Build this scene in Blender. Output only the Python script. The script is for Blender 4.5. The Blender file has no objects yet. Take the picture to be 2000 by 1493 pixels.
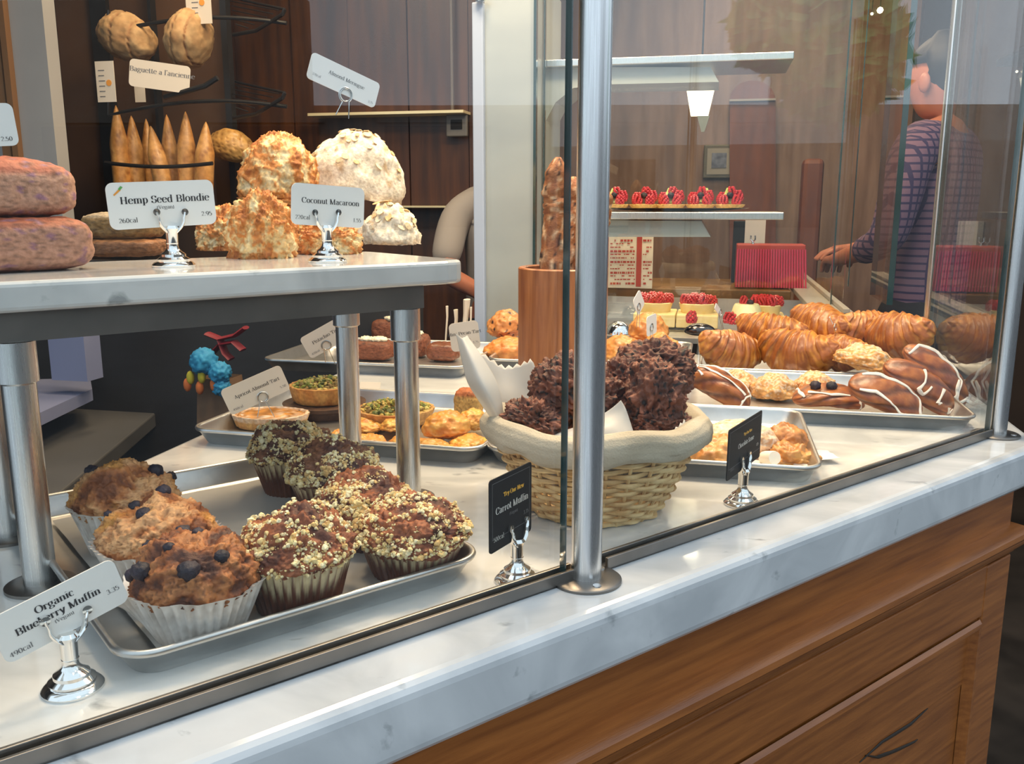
import bpy, bmesh, math, random
from mathutils import Vector, Matrix, noise
S = bpy.context.scene
COL = S.collection
PI = math.pi
# ---------------------------------------------------------------- camera
# world axes: X to the right along the trays, Y deeper into the shop, z = 0 is the marble counter top
F_PX, PITCH, HEAD, CAM_Z = 1750.0, math.atan(351 / 1750.0), math.radians(12.6), 0.355
cam_d = bpy.data.cameras.new('camera'); cam = bpy.data.objects.new('camera', cam_d); COL.objects.link(cam)
cam_d.sensor_width = 36; cam_d.lens = 36 * F_PX / 2000; cam_d.clip_start = .02; cam_d.clip_end = 200
cam.location = (0, 0, CAM_Z); cam.rotation_euler = (PI / 2 - PITCH, 0, HEAD)
S.camera = cam
# ---------------------------------------------------------------- view, world, lights
S.view_settings.view_transform = 'Standard'; S.view_settings.look = 'None'
S.view_settings.gamma = 1; S.view_settings.use_curve_mapping = False
S.view_settings.exposure = 0.0
W = bpy.data.worlds.new('sky'); S.world = W; W.use_nodes = True
wn = W.node_tree; wn.nodes.clear()
wo = wn.nodes.new('ShaderNodeOutputWorld'); wb = wn.nodes.new('ShaderNodeBackground')
wb.inputs[0].default_value = (.72, .86, 1.0, 1); wb.inputs[1].default_value = 1.38
wn.links.new(wb.outputs[0], wo.inputs[0])
def area(name, loc, size, power, col, rot=(0, 0, 0), sy=None):
    l = bpy.data.lights.new(name, 'AREA'); l.energy = power; l.color = col; l.size = size
    if sy: l.shape = 'RECTANGLE'; l.size_y = sy
    o = bpy.data.objects.new(name, l); COL.objects.link(o); o.location = loc; o.rotation_euler = rot
    return o
WARM = (1.0, .74, .47)
area('ceiling_lamp_light', (-.55, 1.75, 1.55), .35, 20, WARM)
area('ceiling_lamp_light', (.15, 1.6, 1.55), .35, 26, WARM)
area('ceiling_lamp_light', (-.75, 1.0, 1.5), .25, 9, WARM)
area('ceiling_lamp_light', (.1, 2.75, 1.6), .3, 17, WARM)
area('ceiling_lamp_light', (-1.3, 2.3, 1.6), .4, 14, WARM)
area('ceiling_lamp_light', (.1, 3.9, 1.6), .4, 13, WARM)
# ---------------------------------------------------------------- pixel -> world
def ray(px, py):
    x = (px - 1000) / F_PX; y = -(py - 746.5) / F_PX
    c, s = math.cos(PITCH), math.sin(PITCH)
    v = Vector((x, c + y * s, -s + y * c))
    ch, sh = math.cos(HEAD), math.sin(HEAD)
    return Vector((v.x * ch - v.y * sh, v.x * sh + v.y * ch, v.z))
CP = Vector((0, 0, CAM_Z))
def at(px, py, z=0.0):
    d = ray(px, py); return CP + d * ((z - CAM_Z) / d.z)
def atY(px, py, Y):
    d = ray(px, py); return CP + d * (Y / d.y)
def atP(px, py, p, n):
    d = ray(px, py); return CP + d * ((p - CP).dot(n) / d.dot(n))
# glass frame: U along the front glass, V into the display
GA = math.radians(39.2)
UD = Vector((math.sin(GA), math.cos(GA), 0)); VD = Vector((-math.cos(GA), math.sin(GA), 0))
def uv(u, v, z=0.0): return UD * u + VD * v + Vector((0, 0, z))
GROT = PI / 2 - GA          # rotation about z that turns local x onto UD
# ---------------------------------------------------------------- object helpers
def link(o, parent=None):
    COL.objects.link(o)
    if parent: o.parent = parent
    return o
def tag(o, label=None, cat=None, group=None, kind=None):
    if label: o['label'] = label
    if cat: o['category'] = cat
    if group: o['group'] = group
    if kind: o['kind'] = kind
    return o
def empty(name, loc=(0, 0, 0), rot=(0, 0, 0), label=None, cat=None, group=None):
    o = bpy.data.objects.new(name, None); o.empty_display_size = .02
    o.location = loc; o.rotation_euler = rot; link(o)
    return tag(o, label, cat, group)
def mesh(name, vs, fs, mat, parent=None, smooth=True, cols=None, loc=None, rot=None):
    me = bpy.data.meshes.new(name); me.from_pydata([tuple(v) for v in vs], [], fs); me.update()
    if smooth: me.polygons.foreach_set('use_smooth', [True] * len(me.polygons))
    if cols:
        a = me.color_attributes.new('Col', 'FLOAT_COLOR', 'POINT')
        flat = []
        for c in cols: flat += [c[0], c[1], c[2], 1]
        a.data.foreach_set('color', flat)
    for m in (mat if isinstance(mat, (list, tuple)) else [mat]): me.materials.append(m)
    o = bpy.data.objects.new(name, me); link(o, parent)
    if loc is not None: o.location = loc
    if rot is not None: o.rotation_euler = rot
    return o
class MB:
    """collects shapes into one mesh"""
    def __init__(s): s.v = []; s.f = []; s.c = []
    def add(s, vs, fs, M=None, col=None):
        n = len(s.v)
        for v in vs:
            v = Vector(v); s.v.append(M @ v if M is not None else v)
        s.f += [tuple(i + n for i in f) for f in fs]
        if col is not None: s.c += ([col] * len(vs) if not isinstance(col, list) else col)
        return s
    def box(s, a, b, M=None, col=None):
        x0, y0, z0 = a; x1, y1, z1 = b
        vs = [(x, y, z) for z in (z0, z1) for y in (y0, y1) for x in (x0, x1)]
        return s.add(vs, [(0, 2, 3, 1), (4, 5, 7, 6), (0, 1, 5, 4), (2, 6, 7, 3), (0, 4, 6, 2), (1, 3, 7, 5)], M, col)
    def lathe(s, prof, n=32, M=None, col=None, cap=True):
        vs = []; fs = []
        for r, z in prof:
            for k in range(n):
                a = 2 * PI * k / n; vs.append((r * math.cos(a), r * math.sin(a), z))
        for i in range(len(prof) - 1):
            for k in range(n):
                k2 = (k + 1) % n; fs.append((i * n + k, i * n + k2, (i + 1) * n + k2, (i + 1) * n + k))
        if cap:
            fs.append(tuple(range(n))[::-1]); fs.append(tuple((len(prof) - 1) * n + k for k in range(n)))
        return s.add(vs, fs, M, col)
    def tube(s, pts, r, n=8, closed=False, M=None, col=None, flat=1.0):
        pts = [Vector(p) for p in pts]; vs = []; fs = []; N = len(pts)
        up = Vector((0, 0, 1)); prev = None
        for i, p in enumerate(pts):
            if closed: t = pts[(i + 1) % N] - pts[i - 1]
            else: t = pts[min(i + 1, N - 1)] - pts[max(i - 1, 0)]
            t.normalize()
            if prev is None:
                a = t.cross(up)
                if a.length < .1: a = t.cross(Vector((1, 0, 0)))
            else: a = prev - t * prev.dot(t)
            a.normalize(); prev = a.copy(); b = t.cross(a)
            rr = r(i / (N - 1)) if callable(r) else r
            for k in range(n):
                w = 2 * PI * k / n; vs.append(p + a * (rr * math.cos(w)) + b * (rr * flat * math.sin(w)))
        for i in range(N if closed else N - 1):
            j = (i + 1) % N
            for k in range(n):
                k2 = (k + 1) % n; fs.append((i * n + k, i * n + k2, j * n + k2, j * n + k))
        if not closed:
            fs.append(tuple(range(n))[::-1]); fs.append(tuple((N - 1) * n + k for k in range(n)))
        return s.add(vs, fs, M, col)
    def prism(s, poly, z0, z1, M=None, col=None):
        n = len(poly); vs = [(x, y, z0) for x, y in poly] + [(x, y, z1) for x, y in poly]
        fs = [tuple(range(n))[::-1], tuple(range(n, 2 * n))] + [(k, (k + 1) % n, n + (k + 1) % n, n + k) for k in range(n)]
        return s.add(vs, fs, M, col)
    def build(s, name, mat, parent=None, smooth=False, bevel=0, seg=2, loc=None, rot=None):
        o = mesh(name, s.v, s.f, mat, parent, smooth, s.c if s.c and len(s.c) == len(s.v) else None, loc, rot)
        if bevel:
            m = o.modifiers.new('bevel', 'BEVEL'); m.width = bevel; m.segments = seg; m.limit_method = 'ANGLE'
        elif smooth:
            try:
                for p in o.data.polygons: p.use_smooth = True
                o.data.set_sharp_from_angle(angle=math.radians(40))
            except Exception: pass
        return o
def TR(loc=(0, 0, 0), rz=0, rx=0, ry=0, sc=1):
    return Matrix.Translation(Vector(loc)) @ Matrix.Rotation(rz, 4, 'Z') @ Matrix.Rotation(ry, 4, 'Y') @ Matrix.Rotation(rx, 4, 'X') @ Matrix.Scale(sc, 4)
def copy_tree(o, parent=None):
    c = o.copy(); COL.objects.link(c)
    if parent: c.parent = parent
    for ch in list(o.children): copy_tree(ch, c)
    return c
def lerp(a, b, t): return a + (b - a) * t
def mix(a, b, t):
    t = max(0, min(1, t)); return tuple(lerp(p, q, t) for p, q in zip(a, b))
def sm(a, b, x):
    t = max(0, min(1, (x - a) / (b - a))); return t * t * (3 - 2 * t)
def nz(p, s, seed=0): return noise.noise(Vector(p) * s + Vector((seed * 7.31, seed * 3.7, seed * 1.9)))
def fbm(p, s, seed=0, o=4): return noise.fractal(Vector(p) * s + Vector((seed * 7.31, seed * 3.7, seed * 1.9)), .8, 2.1, o)
# ---------------------------------------------------------------- materials
MAT = {}
def srgb(*c): return tuple((x / 255 / 12.92 if x <= 10 else ((x / 255 + .055) / 1.055) ** 2.4) for x in c)
def material(name, col=(.5, .5, .5), col2=None, scale=20, rough=.5, metal=0, bump=0, bscale=60, sss=0, coat=0,
             vcol=False, stretch=None, detail=6, r2=None, trans=0, emit=None, estr=0, lo=.35, hi=.65, coat_rough=.15, spec=None):
    if name in MAT: return MAT[name]
    m = bpy.data.materials.new(name); m.use_nodes = True; nt = m.node_tree; N = nt.nodes; L = nt.links
    b = N['Principled BSDF']; b.inputs['Roughness'].default_value = rough; b.inputs['Metallic'].default_value = metal
    b.inputs['Base Color'].default_value = (*col, 1)
    if coat: b.inputs['Coat Weight'].default_value = coat; b.inputs['Coat Roughness'].default_value = coat_rough
    if spec is not None: b.inputs['Specular IOR Level'].default_value = spec
    if sss:
        b.inputs['Subsurface Weight'].default_value = sss; b.inputs['Subsurface Radius'].default_value = (.6, .3, .15)
        b.inputs['Subsurface Scale'].default_value = .008
    if trans: b.inputs['Transmission Weight'].default_value = trans
    if emit: b.inputs['Emission Color'].default_value = (*emit, 1); b.inputs['Emission Strength'].default_value = estr
    tc = N.new('ShaderNodeTexCoord'); src = tc.outputs['Object']
    if stretch:
        mp = N.new('ShaderNodeMapping'); mp.inputs['Scale'].default_value = stretch; L.new(src, mp.inputs[0]); src = mp.outputs[0]
    base = None
    if vcol:
        a = N.new('ShaderNodeAttribute'); a.attribute_name = 'Col'; base = a.outputs['Color']
    if col2 is not None or vcol:
        n = N.new('ShaderNodeTexNoise'); n.inputs['Scale'].default_value = scale; n.inputs['Detail'].default_value = detail
        L.new(src, n.inputs['Vector'])
        r = N.new('ShaderNodeValToRGB'); r.color_ramp.elements[0].position = lo; r.color_ramp.elements[1].position = hi
        L.new(n.outputs['Fac'], r.inputs[0])
        if vcol:
            r.color_ramp.elements[0].color = (.78, .74, .7, 1); r.color_ramp.elements[1].color = (1.15, 1.15, 1.15, 1)
            mx = N.new('ShaderNodeMix'); mx.data_type = 'RGBA'; mx.blend_type = 'MULTIPLY'; mx.inputs[0].default_value = 1
            L.new(base, mx.inputs[6]); L.new(r.outputs[0], mx.inputs[7]); base = mx.outputs[2]
        else:
            r.color_ramp.elements[0].color = (*col, 1); r.color_ramp.elements[1].color = (*col2, 1); base = r.outputs[0]
        if r2 is not None:
            mr = N.new('ShaderNodeMapRange'); mr.inputs['To Min'].default_value = rough; mr.inputs['To Max'].default_value = r2
            L.new(n.outputs['Fac'], mr.inputs['Value']); L.new(mr.outputs[0], b.inputs['Roughness'])
    if base is not None: L.new(base, b.inputs['Base Color'])
    if bump:
        n2 = N.new('ShaderNodeTexNoise'); n2.inputs['Scale'].default_value = bscale; n2.inputs['Detail'].default_value = 5
        L.new(src, n2.inputs['Vector']); bp = N.new('ShaderNodeBump'); bp.inputs['Strength'].default_value = bump
        bp.inputs['Distance'].default_value = .002; L.new(n2.outputs['Fac'], bp.inputs['Height']); L.new(bp.outputs[0], b.inputs['Normal'])
    MAT[name] = m; return m
def glass(name, tint=(.975, .988, .98), ior=1.5, boost=1.0):
    m = bpy.data.materials.new(name); m.use_nodes = True; nt = m.node_tree; N = nt.nodes; L = nt.links; N.clear()
    out = N.new('ShaderNodeOutputMaterial'); t = N.new('ShaderNodeBsdfTransparent'); g = N.new('ShaderNodeBsdfGlossy')
    t.inputs[0].default_value = (*tint, 1); g.inputs['Roughness'].default_value = .0; g.inputs[0].default_value = (1, 1, 1, 1)
    f = N.new('ShaderNodeLayerWeight'); f.inputs[0].default_value = .5      # two-sided Schlick reflectance of window glass
    pw = N.new('ShaderNodeMath'); pw.operation = 'POWER'; pw.inputs[1].default_value = 5
    mu = N.new('ShaderNodeMath'); mu.operation = 'MULTIPLY_ADD'; mu.inputs[1].default_value = .96; mu.inputs[2].default_value = .04
    mx = N.new('ShaderNodeMixShader'); L.new(f.outputs['Facing'], pw.inputs[0]); L.new(pw.outputs[0], mu.inputs[0]); L.new(mu.outputs[0], mx.inputs[0])
    L.new(t.outputs[0], mx.inputs[1]); L.new(g.outputs[0], mx.inputs[2]); L.new(mx.outputs[0], out.inputs[0]); return m
def marble(name, base, vein, scale=5, rough=.14):
    m = bpy.data.materials.new(name); m.use_nodes = True; nt = m.node_tree; N = nt.nodes; L = nt.links
    b = N['Principled BSDF']; b.inputs['Roughness'].default_value = rough; b.inputs['Coat Weight'].default_value = .3
    b.inputs['Coat Roughness'].default_value = .05
    tc = N.new('ShaderNodeTexCoord'); mp = N.new('ShaderNodeMapping'); mp.inputs['Scale'].default_value = (1, 1.8, 1.4); mp.inputs['Rotation'].default_value = (.3, .2, -.5)
    L.new(tc.outputs['Object'], mp.inputs[0])
    n = N.new('ShaderNodeTexNoise'); n.inputs['Scale'].default_value = scale; n.inputs['Detail'].default_value = 9; n.inputs['Distortion'].default_value = 1.2
    n2 = N.new('ShaderNodeTexNoise'); n2.inputs['Scale'].default_value = scale * 4.5; n2.inputs['Detail'].default_value = 6; n2.inputs['Distortion'].default_value = .25
    L.new(mp.outputs[0], n.inputs['Vector']); L.new(mp.outputs[0], n2.inputs['Vector'])
    r = N.new('ShaderNodeValToRGB'); e = r.color_ramp.elements
    e[0].position = .34; e[0].color = (*mix(base, vein, .55), 1); e[1].position = .62; e[1].color = (*base, 1)
    L.new(n.outputs['Fac'], r.inputs[0])
    r2 = N.new('ShaderNodeValToRGB'); e = r2.color_ramp.elements
    e[0].position = .25; e[0].color = (*vein, 1); e[1].position = .35; e[1].color = (1, 1, 1, 1)
    L.new(n2.outputs['Fac'], r2.inputs[0])
    mx = N.new('ShaderNodeMix'); mx.data_type = 'RGBA'; mx.blend_type = 'MULTIPLY'; mx.inputs[0].default_value = .75
    L.new(r.outputs[0], mx.inputs[6]); L.new(r2.outputs[0], mx.inputs[7]); L.new(mx.outputs[2], b.inputs['Base Color'])
    return m
MARBLE = marble('white_marble', (.66, .67, .66), (.34, .36, .37))
STEEL = material('brushed_steel', (.80, .80, .79), (.68, .68, .67), scale=30, rough=.20, metal=1, stretch=(40, 40, .6), r2=.38)
DARKSTEEL = material('dull_steel', (.27, .25, .23), (.2, .19, .175), scale=12, rough=.38, metal=1)
ALU = material('tray_aluminium', (.66, .66, .65), (.5, .5, .49), scale=16, rough=.28, metal=1, r2=.46, bump=.08, bscale=240)
CHROME = material('chrome', (.85, .84, .82), rough=.08, metal=1)
WIREM = material('thin_wire', (.6, .6, .58), rough=.25, metal=1)
GLASS = glass('clear_glass')
GEDGE = material('green_glass_edge', (.008, .026, .026), (.012, .04, .038), scale=8, rough=.08, coat=1)
WOOD = material('oiled_oak', srgb(118, 64, 22), srgb(172, 104, 46), scale=11, rough=.4, bump=.14, bscale=90, stretch=(.6, 7, 10), detail=10, lo=.25, hi=.78, coat=.15, coat_rough=.3)
WOODD = material('dark_wood_panel', srgb(52, 27, 9), srgb(84, 48, 18), scale=5, rough=.4, stretch=(6, 6, .5), detail=6)
BLACKWIRE = material('black_wire', (.012, .011, .011), rough=.4)
CARD = material('white_card', (.82, .82, .80), rough=.45)
CARDW = material('cream_card', (.74, .66, .55), rough=.5)
INK = material('black_ink', (.03, .03, .035), rough=.6)
GREYINK = material('grey_ink', (.17, .17, .18), rough=.6)
BLACKCARD = material('black_card', (.014, .014, .016), rough=.6, spec=.15)
WHITEINK = material('white_ink', (.75, .75, .72), rough=.5)
GOLDINK = material('yellow_ink', (.75, .42, .04), rough=.5)
ORANGE = material('orange_ink', (.8, .33, .05), rough=.5)
GREENINK = material('green_ink', (.12, .4, .1), rough=.5)
# ---------------------------------------------------------------- serif lettering built from pen strokes
def arc(cx, cy, rx, ry, a0, a1, n=14):
    return [(cx + rx * math.cos(math.radians(a0 + (a1 - a0) * i / n)), cy + ry * math.sin(math.radians(a0 + (a1 - a0) * i / n))) for i in range(n + 1)]
def sf(x, y, w=.13): return [(x - w, y), (x + w, y)]      # serif
X = .5                                                   # x height
def stem(x, y0, y1, top=True, bot=True):
    r = [[(x, y0), (x, y1)]]
    if bot: r.append(sf(x, y0 + .012))
    if top: r.append([(x - .13, y1 - .03), (x, y1 - .012)])
    return r
G = {}
def g(ch, w, *st): G[ch] = (w, [s for s in st])
O_ = lambda cx, rx, cy=.25, ry=.25: arc(cx, cy, rx, ry, 90, 450, 24)
g('o', .56, O_(.28, .2)); g('e', .52, arc(.27, .25, .2, .25, 10, 320, 20), [(.07, .27), (.46, .28)])
g('c', .48, arc(.28, .25, .2, .25, 55, 310, 18), [(.38, .42), (.42, .38)])
g('a', .52, *stem(.38, 0, .4, False), arc(.24, .36, .14, .13, 0, 160, 8), arc(.24, .14, .15, .14, 90, 300, 12), [(.24, .28), (.38, .30)], [(.3, .02), (.38, .09)])
g('n', .6, *stem(.14, 0, X), arc(.3, .34, .16, .15, 170, 0, 10), *stem(.46, 0, .34, False))
g('m', .88, *stem(.14, 0, X), arc(.29, .34, .15, .15, 170, 0, 10), *stem(.44, 0, .34, False), arc(.59, .34, .15, .15, 170, 0, 10), *stem(.74, 0, .34, False))
g('u', .6, *stem(.14, .14, X, True, False), arc(.29, .16, .15, .15, 180, 350, 10), *stem(.46, 0, X))
g('r', .44, *stem(.14, 0, X), arc(.28, .34, .14, .14, 170, 50, 8), [(.37, .42), (.36, .38)])
g('i', .28, *stem(.14, 0, X), [(.13, .66), (.13, .7)]); g('l', .28, *stem(.14, 0, .75))
g('t', .36, [(.15, .1), (.15, .64)], [(.04, .48), (.3, .48)], arc(.23, .1, .08, .1, 180, 330, 6))
g('f', .34, *stem(.14, 0, .6, False), [(.03, .48), (.29, .48)], arc(.26, .6, .12, .14, 180, 60, 8))
g('b', .58, *stem(.14, .02, .75, True, False), arc(.29, .25, .19, .25, 150, -150, 18))
g('d', .6, *stem(.44, 0, .75), arc(.29, .25, .2, .25, 30, 330, 18))
g('p', .58, *stem(.14, -.22, X), arc(.29, .25, .19, .25, 150, -150, 18))
g('g', .54, O_(.24, .16, .33, .16), arc(.25, -.08, .2, .12, 90, 450, 20), [(.14, .17), (.12, .08), (.3, .04)], [(.38, .46), (.5, .5)])
g('h', .6, *stem(.14, 0, .75), arc(.3, .34, .16, .15, 170, 0, 10), *stem(.46, 0, .34, False))
g('y', .54, [(.08, X), (.27, .0)], [(.46, X), (.26, -.06), (.16, -.2), (.06, -.18)], sf(.09, .49, .1), sf(.45, .49, .09))
g('w', .8, [(.08, X), (.24, 0)], [(.24, 0), (.4, .46)], [(.38, X), (.54, 0)], [(.54, 0), (.7, X)], sf(.09, .49, .1), sf(.7, .49, .09))
g('s', .42, arc(.21, .37, .13, .12, 30, 250, 10), arc(.21, .13, .14, .13, 70, -160, 10))
g("'", .2, [(.1, .62), (.1, .75)]); g('.', .22, [(.1, .0), (.1, .07)]); g('-', .3, [(.03, .22), (.26, .22)])
g('(', .28, arc(.3, .27, .2, .42, 125, 235, 10)); g(')', .28, arc(-.02, .27, .2, .42, 55, -55, 10))
H_ = .7
g('O', .76, O_(.38, .31, .35, .36)); g('C', .7, arc(.38, .35, .3, .36, 45, 315, 22), [(.6, .5), (.6, .68)])
g('B', .68, *stem(.17, 0, H_, False), [(.05, .69), (.36, .69)], arc(.36, .52, .18, .17, 90, -90, 12), arc(.37, .18, .22, .18, 90, -90, 12), [(.17, .35), (.36, .35)], [(.05, .01), (.37, .01)])
g('M', .92, [(.16, 0), (.16, .7)], [(.16, .7), (.44, 0)], [(.44, 0), (.74, .7)], [(.75, 0), (.75, .7)], sf(.16, .01, .12), sf(.75, .01, .14), sf(.12, .69, .1), sf(.8, .69, .1))
g('V', .7, [(.1, .7), (.36, 0)], [(.36, 0), (.6, .7)], sf(.12, .69, .12), sf(.6, .69, .11))
g('H', .8, *stem(.18, 0, H_, False), *stem(.62, 0, H_, False), [(.18, .36), (.62, .36)], sf(.18, .69), sf(.62, .69))
g('S', .56, arc(.28, .52, .19, .18, 30, 255, 12), arc(.28, .18, .2, .18, 75, -160, 12), [(.47, .52), (.47, .68)], [(.09, .04), (.09, .2)])
g('A', .72, [(.12, 0), (.34, .7)], [(.34, .72), (.6, 0)], [(.2, .24), (.48, .24)], sf(.12, .01, .1), sf(.6, .01, .12))
g('T', .68, *stem(.34, 0, H_, False), [(.06, .69), (.62, .69)], [(.06, .69), (.06, .52)], [(.62, .69), (.62, .52)])
g('P', .62, *stem(.17, 0, H_, False), [(.05, .69), (.36, .69)], arc(.36, .5, .2, .19, 90, -90, 12), [(.17, .31), (.36, .31)])
g('R', .7, *stem(.17, 0, H_, False), [(.05, .69), (.36, .69)], arc(.36, .52, .18, .17, 90, -90, 12), [(.17, .35), (.36, .35)], [(.4, .35), (.6, .02)], [(.6, .01), (.7, .03)])
g('N', .78, [(.16, 0), (.16, .7)], [(.16, .7), (.6, 0)], [(.62, 0), (.62, .7)], sf(.16, .01, .12), sf(.14, .69, .1), sf(.62, .69, .13))
g('0', .54, O_(.27, .19, .33, .34)); g('1', .4, *stem(.2, 0, .66)); g('2', .5, arc(.24, .48, .17, .18, 160, -30, 10), [(.38, .38), (.08, .02)], [(.06, .02), (.42, .02)])
g('3', .5, arc(.23, .5, .16, .16, 150, -80, 10), arc(.23, .18, .19, .18, 80, -150, 12)); g('4', .54, [(.36, 0), (.36, .66)], [(.36, .66), (.05, .2)], [(.05, .2), (.5, .2)])
g('5', .5, arc(.22, .21, .2, .21, 120, -140, 14), [(.12, .36), (.12, .66)], [(.12, .64), (.4, .64)]); g('6', .54, O_(.27, .19, .2, .2), arc(.4, .25, .32, .42, 110, 190, 8))
g('9', .54, O_(.27, .19, .46, .2), arc(.14, .41, .32, .42, 10, -70, 8)); g('7', .5, [(.06, .64), (.44, .64)], [(.44, .64), (.2, 0)]); g('8', .52, O_(.26, .16, .5, .16), O_(.26, .2, .17, .18))
g(' ', .3)
def text_width(t): return sum(G[c][0] for c in t)
def lettering(mb, t, size, x, y, z, M, bold=1.0, align='c', thin=.028):
    """adds the words to mb as raised ribbons; thick upright strokes, thin level ones"""
    w = text_width(t) * size
    cx = x - (w / 2 if align == 'c' else w if align == 'r' else 0)
    for ch in t:
        gw, strokes = G[ch]
        for k_, st in enumerate(strokes):
            pts = [Vector((cx + p[0] * size, y + p[1] * size, 0)) for p in st]
            L_, R_ = [], []
            for i in range(len(pts)):
                d = pts[min(i + 1, len(pts) - 1)] - pts[max(i - 1, 0)]
                if d.length < 1e-9: d = Vector((0, 1, 0))
                d.normalize(); vert = abs(d.y)
                right_down = d.x * d.y < 0
                ww = (thin + (.135 * bold - thin) * (vert ** 1.6) * (1 if (right_down or abs(d.x) < .25 or len(st) > 3) else .35)) * size / 2
                nrm = Vector((-d.y, d.x, 0)); L_.append(pts[i] + nrm * ww); R_.append(pts[i] - nrm * ww)
            n = len(pts); vs = [Vector((p.x, p.y, z)) for p in L_ + R_]
            mb.add(vs, [(n + i, n + i + 1, i + 1, i) for i in range(n - 1)], M)
        cx += gw * size
def round_rect(w, h, r, n=6):
    pts = []
    for cx, cy, a in ((w / 2 - r, h / 2 - r, 0), (-w / 2 + r, h / 2 - r, 90), (-w / 2 + r, -h / 2 + r, 180), (w / 2 - r, -h / 2 + r, 270)):
        for i in range(n + 1):
            t = math.radians(a + 90 * i / n); pts.append((cx + r * math.cos(t), cy + r * math.sin(t)))
    return pts
def make_card(parent, M, w, h, mat, lines, r=.006, corner=None, emblem=None, frame=False):
    """M maps card x (right), y (up), z (towards the reader). lines: (text, size, x, y, ink, bold, align)"""
    c = MB().prism(round_rect(w, h, min(r, h / 4)), -.0006, .0006, M).build('card', mat, parent, smooth=False)
    inks = {}
    for (t, s, x, y, ink, bold, al) in lines:
        mb = inks.setdefault(ink.name, (MB(), ink))[0]
        lettering(mb, t, s, x, y, .0009, M, bold, al)
    for k, (mb, ink) in inks.items():
        mb.build('lettering', ink, c)
    if emblem == 'carrot':
        mb = MB().add([(-.0035, -.004, .0009), (-.0045, -.0028, .0009), (.002, .003, .0009), (.0035, .0015, .0009)], [(0, 3, 2, 1)], M @ Matrix.Translation((-w / 2 + .011, h / 2 - .009, 0)))
        mb.build('carrot_emblem', ORANGE, c)
        mb = MB().add([(.002, .001, .001), (.0055, .0042, .001), (.0035, .0055, .001), (.0008, .0028, .001)], [(0, 1, 2, 3)], M @ Matrix.Translation((-w / 2 + .011, h / 2 - .009, 0)))
        mb.build('carrot_leaves', GREENINK, c)
    if frame:
        mb = MB(); a, b = w / 2 - .004, h / 2 - .004
        for (x0, y0, x1, y1) in ((-a, b - .0004, a, b), (-a, -b + .008, a, -b + .0084), (-a, -b + .008, -a + .0004, b), (a - .0004, -b + .008, a, b)):
            mb.add([(x0, y0, .0009), (x1, y0, .0009), (x1, y1, .0009), (x0, y1, .0009)], [(0, 1, 2, 3)], M)
        mb.build('border_line', GREYINK, c)
    return c
def card_fit(base, phi, TL, TR_, BR, BL, forward=0.0):
    """vertical plane through base running along heading phi (right of the camera's heading); returns matrix, width, height"""
    a = HEAD - phi
    ux = Vector((math.cos(a), math.sin(a), 0)) if False else None
    hd = Vector((math.sin(phi - HEAD), math.cos(phi - HEAD), 0))      # heading as a direction
    nrm = Vector((hd.y, -hd.x, 0))
    if nrm.dot(base - CP) > 0: nrm = -nrm                           # faces the camera
    P = [atP(px, py, base, nrm) for px, py in (TL, TR_, BR, BL)]
    c = sum(P, Vector()) / 4
    xr = ((P[1] + P[2]) - (P[0] + P[3])); w = xr.length / 2; xr.normalize()
    yr = nrm.cross(xr); yr.normalize()
    h = abs(((P[0] + P[1]) - (P[2] + P[3])).dot(yr)) / 2
    M = Matrix((xr, yr, nrm)).transposed().to_4x4(); M.translation = c + nrm * forward
    return M, w, h, xr, yr, nrm
def stand(parent, base, top, nrm, xr):
    """turned chrome foot with a neck and a forked clip holding the card"""
    b = base; H = top - b.z
    MB().lathe([(.0215, 0), (.0218, .002), (.0195, .0045), (.0165, .0055), (.0168, .008), (.013, .0105), (.0128, .013), (.0085, .016), (.0062, .019), (.0055, .0225), (.0062, .0245)], 32,
               Matrix.Translation(b)).build('foot', CHROME, parent, smooth=True)
    MB().lathe([(.0058, .022), (.0062, H - .012), (.0078, H - .008), (.006, H - .005)], 20, Matrix.Translation(b)).build('neck', CHROME, parent, smooth=True)
    for s in (-1, 1):
        mb = MB(); pts = []
        for i in range(12):
            t = i / 11; x = s * (.002 + .0105 * math.sin(t * 2.3)); z = H - .014 + t * .023
            if t > .75: x += s * (t - .75) * .018
            pts.append(b + xr * x + nrm * .0022 + Vector((0, 0, z)))
        mb.tube(pts, lambda t: .0022 + .0014 * math.sin(t * PI), 8, flat=.5)
        e = pts[-1]
        mb.lathe([(0.0002, -.0012), (.0036, -.001), (.0036, .001), (.0002, .0012)], 14, Matrix.Translation(e) @ Matrix.Rotation(math.atan2(nrm.y, nrm.x) + PI / 2, 4, 'Z') @ Matrix.Rotation(PI / 2, 4, 'X'))
        mb.build('clip', CHROME, parent, smooth=True)
def pick(parent, ground, mid, xr, nrm):
    """bent wire pick: a ring against the card and two prongs"""
    mb = MB(); R = .0085; pts = []
    for i in range(25):
        a = math.radians(-150 + 300 * i / 24 + 0); pts.append(mid + xr * (R * math.sin(a)) + Vector((0, 0, R * math.cos(a))) + nrm * .0012)
    g0, g1 = ground
    pts = [g0] + pts + [g1]
    mb.tube([pts[0], lerp(pts[0], pts[1], .5), *pts[1:-1], lerp(pts[-2], pts[-1], .5), pts[-1]], .0007, 6).build('wire_pick', WIREM, parent, smooth=True)
    ring = [mid + xr * (.0068 * math.cos(k * PI / 10)) + Vector((0, 0, .0068 * math.sin(k * PI / 10))) + nrm * .0016 for k in range(20)]
    MB().tube(ring, .0007, 6, True).build('wire_ring', WIREM, parent, smooth=True)
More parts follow.
